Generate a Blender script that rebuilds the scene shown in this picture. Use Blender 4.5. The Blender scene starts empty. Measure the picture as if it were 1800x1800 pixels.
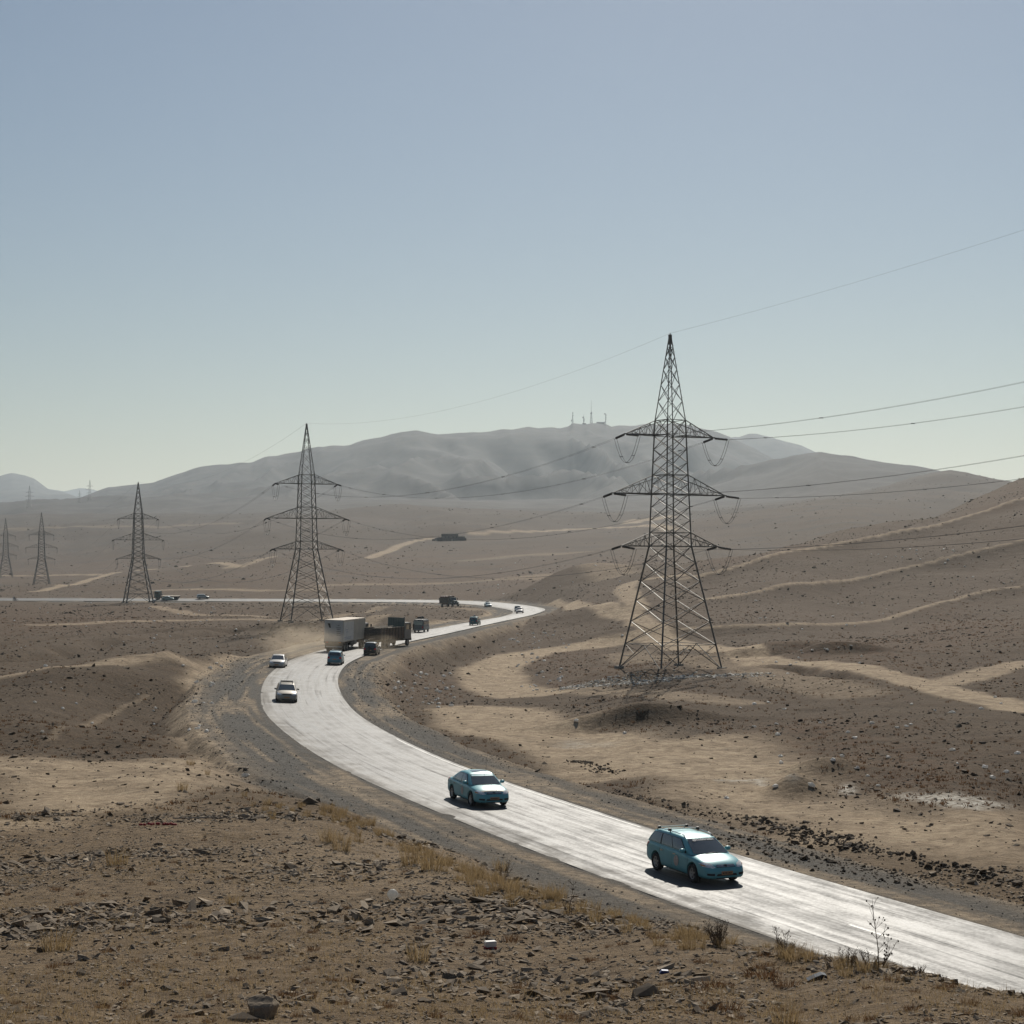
import bpy, bmesh, math, random
import numpy as np
from mathutils import Vector, Matrix, Quaternion
from mathutils.bvhtree import BVHTree

random.seed(7)
RNG = np.random.default_rng(11)
scene = bpy.context.scene
COL = scene.collection
R = math.radians

# ------------------------------------------------------------------ camera
EYE = 10.7                       # camera height above the road (z = 0), metres
F = 3000.0                       # focal length in photo pixels (1800 wide)
cam_data = bpy.data.cameras.new('camera')
cam_data.sensor_width = 36.0
cam_data.lens = F / 1800.0 * 36.0
cam_data.shift_y = 100.0 / 1800.0
cam_data.clip_start = 0.2
cam_data.clip_end = 60000.0
cam = bpy.data.objects.new('camera', cam_data)
cam.location = (0, 0, EYE)
cam.rotation_euler = (R(90), 0, 0)
COL.objects.link(cam)
scene.camera = cam

# ------------------------------------------------------------------ sky and sun
SUN_EL, SUN_AZ = R(37), R(9)     # azimuth to the right of +Y
world = bpy.data.worlds.new('World')
scene.world = world
world.use_nodes = True
wn = world.node_tree
bg = wn.nodes['Background']
sky = wn.nodes.new('ShaderNodeTexSky')
sky.sky_type = 'NISHITA'
sky.sun_disc = False
sky.sun_elevation = SUN_EL
sky.sun_rotation = SUN_AZ
sky.altitude = 1200
sky.air_density = 1.4
sky.dust_density = 0.8
sky.ozone_density = 0.0
tint = wn.nodes.new('ShaderNodeMix'); tint.data_type = 'RGBA'; tint.blend_type = 'MULTIPLY'      # the camera's white balance
tint.inputs[0].default_value = 1.0; tint.inputs[7].default_value = (.925, .955, 1.02, 1)
wn.links.new(sky.outputs[0], tint.inputs[6]); wn.links.new(tint.outputs[2], bg.inputs[0])
bg.inputs[1].default_value = 0.05
sun_data = bpy.data.lights.new('sun', 'SUN')
sun_data.energy = 5.0
sun_data.angle = R(0.5)
sun_data.color = (1.0, 0.94, 0.84)
sun = bpy.data.objects.new('sun', sun_data)
SDIR = Vector((math.sin(SUN_AZ) * math.cos(SUN_EL), math.cos(SUN_AZ) * math.cos(SUN_EL), math.sin(SUN_EL)))
sun.rotation_euler = SDIR.to_track_quat('Z', 'Y').to_euler()
sun.location = (0, 0, 80)
COL.objects.link(sun)

vs = scene.view_settings
vs.view_transform = 'Standard'
vs.look = 'None'
vs.exposure = -0.10
vs.gamma = 1.0
vs.use_curve_mapping = False
scene.render.engine = 'CYCLES'
scene.cycles.use_denoising = True
scene.cycles.max_bounces = 6
scene.cycles.volume_bounces = 1
scene.cycles.sample_clamp_indirect = 6.0

# ------------------------------------------------------------------ helpers: objects
def tag(o, label=None, cat=None, group=None, kind=None):
    if label: o['label'] = label
    if cat: o['category'] = cat
    if group: o['group'] = group
    if kind: o['kind'] = kind
    return o

def link(name, data, parent=None, mat=None):
    o = bpy.data.objects.new(name, data)
    COL.objects.link(o)
    if parent is not None: o.parent = parent
    if mat is not None and data is not None and not data.materials: data.materials.append(mat)
    return o

def empty(name, loc=(0, 0, 0), rz=0.0):
    o = bpy.data.objects.new(name, None)
    o.empty_display_size = 0.3
    COL.objects.link(o)
    o.location = loc
    o.rotation_euler = (0, 0, rz)
    return o

def copy_tree(o, parent=None):
    c = o.copy(); COL.objects.link(c); c.parent = parent
    for ch in o.children: copy_tree(ch, c)
    return c

def np_mesh(name, verts, faces, smooth=True):
    """verts (n,3), faces (m,k) all with k corners"""
    me = bpy.data.meshes.new(name)
    verts = np.asarray(verts, dtype=np.float32); faces = np.asarray(faces, dtype=np.int32)
    m, k = faces.shape
    me.vertices.add(len(verts)); me.vertices.foreach_set('co', verts.ravel())
    me.loops.add(m * k); me.loops.foreach_set('vertex_index', faces.ravel())
    me.polygons.add(m)
    me.polygons.foreach_set('loop_start', np.arange(0, m * k, k, dtype=np.int32))
    me.polygons.foreach_set('use_smooth', np.full(m, smooth, dtype=bool))
    me.update(calc_edges=True)
    return me

class MB:
    """collects simple solids into one mesh"""
    def __init__(s): s.v = []; s.f = []
    def add(s, vs_, fs_):
        b = len(s.v); s.v += [tuple(p) for p in vs_]; s.f += [tuple(i + b for i in f) for f in fs_]
    def box(s, x0, x1, y0, y1, z0, z1):
        s.add([(x0,y0,z0),(x1,y0,z0),(x1,y1,z0),(x0,y1,z0),(x0,y0,z1),(x1,y0,z1),(x1,y1,z1),(x0,y1,z1)],
              [(0,3,2,1),(4,5,6,7),(0,1,5,4),(1,2,6,5),(2,3,7,6),(3,0,4,7)])
        return s
    def hexa(s, pts):   # 4 bottom ccw, 4 top ccw
        s.add(pts, [(0,3,2,1),(4,5,6,7),(0,1,5,4),(1,2,6,5),(2,3,7,6),(3,0,4,7)]); return s
    def prism(s, poly, y0, y1):     # poly in (x,z), extruded along y
        n = len(poly)
        s.add([(x, y0, z) for x, z in poly] + [(x, y1, z) for x, z in poly],
              [tuple(range(n)), tuple(range(2*n-1, n-1, -1))] + [(i, i+n, (i+1) % n + n, (i+1) % n) for i in range(n)])
        return s
    def bar(s, a, b, r, n=4, r2=None):
        a = Vector(a); b = Vector(b); d = b - a
        if d.length < 1e-6: return s
        q = d.to_track_quat('Z', 'Y'); r2 = r if r2 is None else r2
        vs_ = []
        for p, rr in ((a, r), (b, r2)):
            for i in range(n):
                t = 2 * math.pi * (i + .5) / n
                vs_.append(p + q @ Vector((rr * math.cos(t), rr * math.sin(t), 0)))
        fs_ = [tuple(range(n-1, -1, -1)), tuple(range(n, 2*n))] + [(i, (i+1) % n, (i+1) % n + n, i+n) for i in range(n)]
        s.add(vs_, fs_); return s
    def tube(s, pts, r, n=6):
        pts = [Vector(p) for p in pts]; vs_ = []; fs_ = []
        for k, p in enumerate(pts):
            d = pts[min(k+1, len(pts)-1)] - pts[max(k-1, 0)]
            q = d.to_track_quat('Z', 'Y')
            for i in range(n):
                t = 2 * math.pi * i / n
                vs_.append(p + q @ Vector((r * math.cos(t), r * math.sin(t), 0)))
        for k in range(len(pts) - 1):
            for i in range(n):
                fs_.append((k*n+i, k*n+(i+1) % n, (k+1)*n+(i+1) % n, (k+1)*n+i))
        fs_.append(tuple(range(n-1, -1, -1))); fs_.append(tuple(range((len(pts)-1)*n, len(pts)*n)))
        s.add(vs_, fs_); return s
    def lathe(s, prof, c, axis='y', n=20):   # prof: list of (radius, offset along axis), closed by caller
        vs_ = []; m = len(prof)
        for i in range(n):
            t = 2 * math.pi * i / n
            for r_, h in prof:
                if axis == 'y': vs_.append((c[0] + r_ * math.cos(t), c[1] + h, c[2] + r_ * math.sin(t)))
                else: vs_.append((c[0] + r_ * math.cos(t), c[1] + r_ * math.sin(t), c[2] + h))
        fs_ = []
        for i in range(n):
            j = (i + 1) % n
            for k in range(m - 1): fs_.append((i*m+k, i*m+k+1, j*m+k+1, j*m+k))
        s.add(vs_, fs_); return s
    def mesh(s, name, smooth=False):
        me = bpy.data.meshes.new(name)
        me.from_pydata(s.v, [], s.f); me.update()
        if smooth: me.polygons.foreach_set('use_smooth', [True] * len(me.polygons))
        return me
    def build(s, name, mat, parent=None, smooth=False, bevel=0):
        me = s.mesh(name, smooth); me.materials.append(mat)
        bm = bmesh.new(); bm.from_mesh(me)
        bmesh.ops.recalc_face_normals(bm, faces=bm.faces)
        if bevel:
            bmesh.ops.bevel(bm, geom=[e for e in bm.edges if len(e.link_faces) == 2 and e.calc_face_angle(0) > .5], offset=bevel, segments=2, affect='EDGES', clamp_overlap=True)
        bm.to_mesh(me); bm.free()
        return link(name, me, parent)

# ------------------------------------------------------------------ helpers: materials
MATS = {}
def mat(name, col, rough=.6, metal=0.0, spec=.5, coat=0.0, noise=0.0, nscale=8.0, bump=0.0, bscale=40.0, emis=None, alpha=None, trans=0.0, sss=0.0):
    if name in MATS: return MATS[name]
    m = bpy.data.materials.new(name); m.use_nodes = True
    nt = m.node_tree; b = nt.nodes['Principled BSDF']
    b.inputs['Base Color'].default_value = (*col, 1)
    b.inputs['Roughness'].default_value = rough
    b.inputs['Metallic'].default_value = metal
    b.inputs['Specular IOR Level'].default_value = spec
    b.inputs['Coat Weight'].default_value = coat
    b.inputs['Transmission Weight'].default_value = trans
    tc = nt.nodes.new('ShaderNodeTexCoord')
    if noise:
        n = nt.nodes.new('ShaderNodeTexNoise'); n.inputs['Scale'].default_value = nscale; n.inputs['Detail'].default_value = 6
        nt.links.new(tc.outputs['Object'], n.inputs['Vector'])
        mx = nt.nodes.new('ShaderNodeMix'); mx.data_type = 'RGBA'; mx.blend_type = 'MIX'
        mr = nt.nodes.new('ShaderNodeMapRange'); mr.inputs[1].default_value = .3; mr.inputs[2].default_value = .7
        nt.links.new(n.outputs[0], mr.inputs[0]); nt.links.new(mr.outputs[0], mx.inputs[0])
        mx.inputs[6].default_value = (*[c * (1 - noise) for c in col], 1)
        mx.inputs[7].default_value = (*[min(1, c * (1 + noise)) for c in col], 1)
        nt.links.new(mx.outputs[2], b.inputs['Base Color'])
    if bump:
        n2 = nt.nodes.new('ShaderNodeTexNoise'); n2.inputs['Scale'].default_value = bscale; n2.inputs['Detail'].default_value = 4
        nt.links.new(tc.outputs['Object'], n2.inputs['Vector'])
        bp = nt.nodes.new('ShaderNodeBump'); bp.inputs['Strength'].default_value = bump; bp.inputs['Distance'].default_value = .02
        nt.links.new(n2.outputs[0], bp.inputs['Height']); nt.links.new(bp.outputs[0], b.inputs['Normal'])
    if emis:
        b.inputs['Emission Color'].default_value = (*emis[0], 1); b.inputs['Emission Strength'].default_value = emis[1]
    MATS[name] = m
    return m

class NT:
    """small node-graph writer"""
    def __init__(s, m): s.nt = m.node_tree
    def n(s, t, **kw):
        nd = s.nt.nodes.new(t)
        for k, v in kw.items(): setattr(nd, k, v)
        return nd
    def l(s, a, b): s.nt.links.new(a, b)
    def noise(s, vec, scale, detail=4, rough=.55, dist=0.0):
        nd = s.n('ShaderNodeTexNoise'); s.l(vec, nd.inputs['Vector'])
        nd.inputs['Scale'].default_value = scale; nd.inputs['Detail'].default_value = detail
        nd.inputs['Roughness'].default_value = rough; nd.inputs['Distortion'].default_value = dist
        return nd.outputs[0]
    def ramp(s, val, a, b, lo=0.0, hi=1.0):
        nd = s.n('ShaderNodeMapRange'); s.l(val, nd.inputs[0])
        for i, v in enumerate((a, b, lo, hi)): nd.inputs[i + 1].default_value = v
        return nd.outputs[0]
    def mix(s, fac, a, b, mode='MIX'):
        nd = s.n('ShaderNodeMix', data_type='RGBA', blend_type=mode)
        if isinstance(fac, (int, float)): nd.inputs[0].default_value = fac
        else: s.l(fac, nd.inputs[0])
        for i, c in ((6, a), (7, b)):
            if isinstance(c, tuple): nd.inputs[i].default_value = (*c, 1)
            else: s.l(c, nd.inputs[i])
        return nd.outputs[2]
    def math(s, op, a, b=None, clamp=False):
        nd = s.n('ShaderNodeMath', operation=op); nd.use_clamp = clamp
        for i, v in enumerate((a, b)):
            if v is None: continue
            if isinstance(v, (int, float)): nd.inputs[i].default_value = v
            else: s.l(v, nd.inputs[i])
        return nd.outputs[0]

# ------------------------------------------------------------------ numeric noise
def _hash(ix, iy, seed):
    h = (ix.astype(np.int64) * 374761393 + iy.astype(np.int64) * 668265263 + seed * 1442695041) & 0xffffffff
    h = ((h ^ (h >> 13)) * 1274126177) & 0xffffffff
    return ((h ^ (h >> 16)) & 0xffff) / 65535.0
def vnoise(x, y, seed=0):
    ix = np.floor(x); iy = np.floor(y); fx = x - ix; fy = y - iy
    fx = fx*fx*fx*(fx*(fx*6-15)+10); fy = fy*fy*fy*(fy*(fy*6-15)+10)
    ix = ix.astype(np.int64); iy = iy.astype(np.int64)
    a = _hash(ix, iy, seed); b = _hash(ix+1, iy, seed); c = _hash(ix, iy+1, seed); d = _hash(ix+1, iy+1, seed)
    return (a*(1-fx)+b*fx)*(1-fy) + (c*(1-fx)+d*fx)*fy
def fbm(x, y, wl, octs=4, seed=0, gain=.5):
    t = np.zeros_like(x, dtype=float); a = 1.0; s = 0.0
    for o in range(octs):
        t += a * (vnoise(x / wl + 17.3*o, y / wl - 9.1*o, seed + o) * 2 - 1); s += a
        a *= gain; wl *= .5
    return t / s
def sstep(x, a, b):
    t = np.clip((x - a) / (b - a), 0, 1); return t*t*(3-2*t)

def W(px, py, Z):                # photo pixel at forward distance Z -> world point
    return ((px - 900) / F * Z, Z, EYE - (py - 1000) / F * Z)
def on_road_plane(px, py, z=0.0):
    Z = (EYE - z) / (py - 1000) * F
    return ((px - 900) / F * Z, Z)

# ------------------------------------------------------------------ road line
# right-hand kerb of the asphalt (seen from the camera), traced where it meets the road plane
edge_px = [(1800,1640),(1533,1573),(1300,1503),(1147,1455),(970,1400),(887,1370),(780,1333),(640,1262),(610,1234),(593,1200),
           (597,1180),(610,1164),(636,1152),(667,1141),(714,1128),(780,1115),(840,1102),(893,1091),(933,1083),(952,1076.5),(954,1073),
           (946,1070.3),(920,1066),(893,1062.8),(867,1060.4)]
E = [on_road_plane(*p) for p in edge_px]
E = [(33.0, 14.0), (25.5, 26.0), (19.5, 39.0)] + E
E += [(-18.5, 560), (-34, 572), (-58, 581), (-95, 590), (-140, 597), (-200, 604), (-300, 612), (-420, 618)]
E = np.array(E, float)
def catmull(P, step):
    P = np.vstack([2*P[0]-P[1], P, 2*P[-1]-P[-2]]); out = []
    for i in range(1, len(P) - 2):
        p0, p1, p2, p3 = P[i-1:i+3]
        n = max(2, int(np.linalg.norm(p2-p1) / step))
        t = np.linspace(0, 1, n, endpoint=False)[:, None]
        out.append(.5*((2*p1)+(-p0+p2)*t+(2*p0-5*p1+4*p2-p3)*t*t+(-p0+3*p1-3*p2+p3)*t**3))
    return np.vstack(out + [P[-2][None]])
def resample(P, step):
    d = np.concatenate([[0], np.cumsum(np.linalg.norm(np.diff(P, axis=0), axis=1))])
    s = np.arange(0, d[-1], step)
    return np.stack([np.interp(s, d, P[:, 0]), np.interp(s, d, P[:, 1])], 1)
def smooth_line(P, k):
    for _ in range(k):
        Q = P.copy(); Q[1:-1] = .25*P[:-2] + .5*P[1:-1] + .25*P[2:]; P = Q
    return P
ER = smooth_line(resample(catmull(E, 1.0), 2.0), 30)
tang = np.gradient(ER, axis=0); tang /= np.linalg.norm(tang, axis=1)[:, None]
rightn = np.stack([tang[:, 1], -tang[:, 0]], 1)     # to the right of travel away from the camera
HW = 3.45
RC = ER - rightn * HW                                # centre line
RC = resample(RC, 2.0)
RT = np.gradient(RC, axis=0); RT /= np.linalg.norm(RT, axis=1)[:, None]
RN = np.stack([RT[:, 1], -RT[:, 0]], 1)
NRC = len(RC)
# cross fall: + means the right edge is higher
RBANK = np.interp(RC[:, 1], [0, 60, 110, 150, 230, 300, 380, 420, 700], [0, -.01, -.035, -.045, -.03, .01, .05, .085, .085])
iapex = int(np.argmax(RC[:, 0] * (RC[:, 1] > 380) - 1e3 * (RC[:, 1] <= 380)))
RBANK[iapex + 20:] = np.minimum(RBANK[iapex + 20:], .085)
RHW = np.interp(RC[:, 1], [0, 380, 430, 700], [HW, HW, 4.1, 4.3])

def road_query(X, Y):
    """signed lateral offset (right +), index of nearest centre-line point"""
    n = len(X); s = np.full(n, 1e6); idx = np.zeros(n, int)
    ok = np.where((Y > 5) & (Y < 700) & (X > -460) & (X < 60))[0]
    C = RC[::2]
    for k in range(0, len(ok), 20000):
        q = ok[k:k+20000]
        dx = X[q][:, None].astype(np.float32) - C[:, 0].astype(np.float32); dy = Y[q][:, None].astype(np.float32) - C[:, 1].astype(np.float32)
        j = np.argmin(dx*dx + dy*dy, 1) * 2
        for o in (0, -1, 1):                          # refine over the neighbours by projection
            jj = np.clip(j + o, 0, NRC - 1)
            if o == 0: best = jj; bd = (X[q]-RC[jj, 0])**2 + (Y[q]-RC[jj, 1])**2
            else:
                d2 = (X[q]-RC[jj, 0])**2 + (Y[q]-RC[jj, 1])**2
                m = d2 < bd; best = np.where(m, jj, best); bd = np.where(m, d2, bd)
        idx[q] = best
        lat = (X[q]-RC[best, 0])*RN[best, 0] + (Y[q]-RC[best, 1])*RN[best, 1]
        lon = (X[q]-RC[best, 0])*RT[best, 0] + (Y[q]-RC[best, 1])*RT[best, 1]
        s[q] = np.where(np.abs(lon) > 3, np.sign(lat) * np.sqrt(bd), lat)
    return s, idx
# ------------------------------------------------------------------ terrain heights
# control points: photo pixel + distance along the view axis (distance follows from the road level and known sizes)
cp = []
def C_(px, py, Z): cp.append(W(px, py, Z))
def Cz(px, Z, z): cp.append(((px - 900) / F * Z, Z, z))
for x_, y_, z_ in [(0,0,9.0),(-7,0,9.2),(7,0,8.6),(0,-11,10.3),(-10,-11,10.5),(10,-11,9.8),(0,8,7.9),(-5,9,7.9),(5,9,7.6)]: cp.append((x_, y_, z_))
for px in (-250, 200, 600):
    for py, Z in ((1800,18),(1700,24),(1600,32.5),(1500,46)): C_(px, py, Z)
C_(-250,1400,72); C_(200,1400,72); C_(600,1452,57); C_(450,1410,70); C_(-250,1345,88); C_(100,1345,88); C_(300,1350,86)
Cz(620,70,.2); Cz(720,64,.4)
for py, Z in ((1800,19),(1700,25),(1630,30.5),(1577,36)): C_(1000, py, Z)
Cz(1000,45,1.4); Cz(1000,52,0); C_(800,1700,24.5); C_(800,1600,33); C_(800,1500,46); Cz(800,58,.9)
for py, Z in ((1800,19),(1720,23),(1662,27)): C_(1400, py, Z)
Cz(1400,34,2.2); Cz(1400,42,0); C_(1200,1628,30.5); Cz(1200,39,1.8); Cz(1200,47,0)
for py, Z in ((1800,19),(1752,21.5)): C_(1800, py, Z)
Cz(1800,27,3.2); Cz(1800,34,0.4); C_(2200,1800,17); Cz(2200,24,3.0); Cz(2200,30,.3); C_(1620,1708,23.5)
# left bowl and its crest
C_(100,1300,104); C_(-250,1300,104); C_(100,1250,128); C_(-250,1250,126); C_(200,1255,137); Cz(330,143,-2.4); Cz(330,116,-1.3); Cz(300,130,-1.9); C_(200,1300,112)
C_(100,1186,154); C_(-250,1188,152); C_(300,1162,168); C_(430,1152,176); C_(200,1172,162)
Cz(100,188,-1.6); Cz(-250,188,-1.6); Cz(300,205,-1.4); Cz(430,215,-.8)
for px in (-250, 50, 250, 450):
    Cz(px,260,-1.8); Cz(px,340,-1.6); Cz(px,430,-1.2); Cz(px,520,-.9)
Cz(600,300,-1.0); Cz(600,400,-1.2); Cz(600,500,-1.2); Cz(750,400,-.6); Cz(750,480,-1.0); Cz(720,340,-.6)
# inside the bend
for px, py, z in [(700,1250,-2.6),(800,1200,-3.4),(900,1180,-3.4),(900,1240,-3.0),(1000,1150,-2.8),(1000,1205,-2.6),(1000,1300,-2.0),(1100,1130,-2.0),
                  (800,1272,-2.2),(900,1322,-1.6),(1150,1402,-1.2),(1500,1400,-1.2),(1500,1470,-.8),(1800,1400,-1.0),(1800,1500,-.7),(1300,1300,-1.3),
                  (1500,1300,-.7),(1800,1300,0.0),(1178,1173,-1.1),(2200,1400,-.5),(2200,1250,1.0)]:
    X_, Y_ = on_road_plane(px, py, z); cp.append((X_, Y_, z))
C_(1500,1180,178); C_(1800,1245,136); C_(1650,1200,165); C_(1400,1240,146); C_(1800,1190,172); C_(2200,1180,160)
C_(1500,1095,300); C_(1300,1097,292); C_(1800,1100,255); C_(1800,1028,370); C_(1500,1040,372); C_(1250,1052,352); C_(1100,1085,330); C_(1040,1090,345)
C_(1800,943,440); C_(1500,987,430); C_(1250,1022,412); C_(2200,900,430); C_(2200,1050,300); C_(1650,965,440)
for px, py, Z in [(1250,992,455),(1380,957,480),(1470,938,500),(1560,921,520),(1640,908,560),(1690,886,600),(1740,866,630),(1800,842,660),(2200,740,720)]: C_(px, py, Z)
Cz(1250,620,8); Cz(1380,640,9); Cz(1560,730,14); Cz(1800,920,26); Cz(2200,1000,40)
# plain behind the road
for px, L in {-300: ((1040,800),(1028,960),(1010,1300),(985,1800),(950,2500),(915,3200)),
              0: ((1043,760),(1029,950),(1010,1300),(985,1800),(950,2500),(915,3200)),
              300: ((1041,700),(1013,1000),(987,1300),(950,1900),(920,2600),(892,3300)),
              600: ((1042,650),(1003,900),(963,1250),(933,1700),(905,2300),(880,3000)),
              900: ((1034,650),(1002,850),(963,1200),(935,1500),(915,2000),(890,2800)),
              1200: ((993,620),(972,900),(942,1300),(912,1900),(885,2700)),
              1500: ((930,1050),(902,1500),(885,2000),(865,2800)),
              1800: ((885,1400),(870,2000),(860,2800)), 2300: ((870,1500),(860,2800))}.items():
    for py, Z in L: C_(px, py, Z)
for px in (0, 300, 600, 800): Cz(px, 615, -.2)
cp = np.array(cp)
def warp(X, Y): return np.stack([X / (Y + 20.0) * 6.0, np.log(Y + 20.0)], -1)
def _phi(r2): return np.where(r2 > 1e-12, .5 * r2 * np.log(np.maximum(r2, 1e-12)), 0)
_cw = warp(cp[:, 0], cp[:, 1]); _n = len(cp)
# fit the sight-line slope so that near and far points weigh alike
_val = (cp[:, 2] - EYE) / (cp[:, 1] + 20.0)
_K = _phi(((_cw[:, None] - _cw[None]) ** 2).sum(-1)) + 2e-4 * np.eye(_n)
_P = np.hstack([np.ones((_n, 1)), _cw])
_A = np.block([[_K, _P], [_P.T, np.zeros((3, 3))]])
_sol = np.linalg.solve(_A, np.concatenate([_val, np.zeros(3)]))
def tps(X, Y):
    out = np.empty(len(X)); Yc = np.minimum(Y, 3300.0); q = warp(X * (Yc + 20) / (Y + 20), Yc)
    for k in range(0, len(X), 40000):
        a = q[k:k+40000]
        r2 = (a[:, None, 0] - _cw[None, :, 0])**2 + (a[:, None, 1] - _cw[None, :, 1])**2
        out[k:k+40000] = _phi(r2) @ _sol[:_n] + _sol[_n] + a @ _sol[_n+1:]
    return out * (Yc + 20.0) + EYE

# ridges: skyline traced in the photo, carried at the ridge's own distance
ridges = [  # distance, foot distance, back length, gully amount, gully width, skyline
 (2300, 1350, 900, .18, 150, [(1240,905),(1300,893),(1400,886),(1480,876),(1560,857),(1600,840),(1640,831),(1670,826),(1700,831),(1740,843),(1770,849),(1800,853),(1900,870),(2300,880)]),
 (3300, 2300, 1200, .22, 200, [(1180,885),(1240,862),(1280,846),(1300,838),(1360,820),(1400,808),(1440,799),(1480,801),(1520,806),(1570,814),(1600,818),(1640,825),(1700,838),(1760,850),(1900,870),(2300,880)]),
 (4700, 2900, 1500, .36, 280, [(-200,925),(0,908),(60,895),(130,880),(150,871),(190,855),(240,850),(270,848),(300,838),(350,820),(400,815),(440,812),(470,801),(520,795),(560,785),(615,782),(640,773),(690,762),(730,757),(770,763),(790,762),(860,757),(930,750),(980,751),(1000,747),(1006,743),(1066,743),(1075,748),(1110,746),(1150,743),(1180,743),(1220,747),(1260,757),(1290,770),(1320,785),(1360,808),(1400,826),(1460,850),(1600,880),(2300,890)]),
 (6800, 5200, 2500, .12, 400, [(1100,900),(1200,800),(1260,770),(1290,764),(1330,763),(1360,767),(1385,778),(1410,782),(1440,795),(1460,802),(1500,815),(1560,840),(1700,880),(2300,900)]),
 (8600, 6500, 2500, .15, 500, [(-500,900),(-300,870),(-100,850),(-40,838),(0,834),(20,829),(45,833),(60,838),(75,849),(85,857),(110,863),(135,872),(160,882),(220,900),(400,925)]),
 (7000, 5600, 1500, .10, 400, [(-500,880),(-200,872),(0,861),(40,862),(90,870),(120,868),(145,876),(200,895),(350,925)]),
 (12500, 10500, 1500, .08, 700, [(-400,880),(-100,872),(40,864),(80,858),(110,858),(150,857),(180,860),(230,868),(400,890),(700,920)]),
]
bumps = [  # photo pixel, distance, height, half-widths across / along
 (1010,1050,540,5.2,16,26),(1115,1275,137,1.7,6.0,1.7),(1075,1262,146,.6,4,2),(1390,1150,222,1.5,9,1.7),(1480,1160,212,1.7,6,1.8),(1330,1155,219,.9,6,1.4),(1310,1392,92,.0,2,2),
 (1400,1385,92,1.1,1.3,1.3),(1455,1350,100,.8,2.2,1.6),(1230,1185,196,.5,8,3),(1130,1184,192,.9,4.5,2.5),(1100,1110,300,1.8,10,8),(1030,1085,350,2.4,13,14),
 (690,912,1900,19,75,160),(790,945,1420,8,42,60),(880,935,1620,6,70,120),(1000,930,1750,7,90,150),(420,1000,1050,5,60,90),(300,1025,820,2.5,50,40),
 (500,960,1500,8,90,140),(1300,935,1350,9,90,150),(180,975,1900,9,120,160),(560,1060,470,1.6,30,12),(690,1085,345,2.0,12,14),(640,1080,370,1.4,14,10),
 (539,1093,345,1.2,10,10),(100,1186,153,.9,26,7),(330,1160,168,.8,12,8),(240,1075,495,.9,10,6),(70,1040,860,2.0,16,10),(1430,900,1500,7,60,120),(420,1140,190,.8,6,5),(230,1305,108,.7,7,4),(560,1412,70,.5,4,3),(1100,1405,87,.35,5,1.5)]
T1 = [(1200,432),(1290,440),(1383,455),(1467,470),(1533,480),(1600,490),(1667,500),(1800,520),(2000,545)]
T2 = [(1233,352),(1300,365),(1367,378),(1467,398),(1567,415),(1667,425),(1800,436),(2000,442)]
T3 = [(1200,292),(1333,290),(1417,300),(1533,318),(1633,345),(1717,365),(1800,372),(2000,380)]
terraces = [(1.6, 14, T1), (1.6, 13, T2), (1.3, 12, T3)]
gullies = [  # depth, half-width, polyline of pixels on a level
 (2.3, 2.8, -1.8, [(-60,1160),(40,1153),(130,1142),(220,1124),(330,1116),(440,1104),(500,1101)]),
 (1.1, 1.6, -1.7, [(-60,1142),(110,1120),(300,1108),(420,1103)]),
 (.9, 1.0, 0.0, [(1345,1163),(1400,1168),(1450,1180),(1510,1193)]),
]
def seg_dist(X, Y, P, idx=False):
    best = np.full(len(X), 1e9)
    for (ax, ay), (bx, by) in zip(P[:-1], P[1:]):
        dx, dy = bx-ax, by-ay; L2 = dx*dx+dy*dy + 1e-9
        t = np.clip(((X-ax)*dx + (Y-ay)*dy) / L2, 0, 1)
        best = np.minimum(best, (X-ax-t*dx)**2 + (Y-ay-t*dy)**2)
    return np.sqrt(best)

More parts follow.
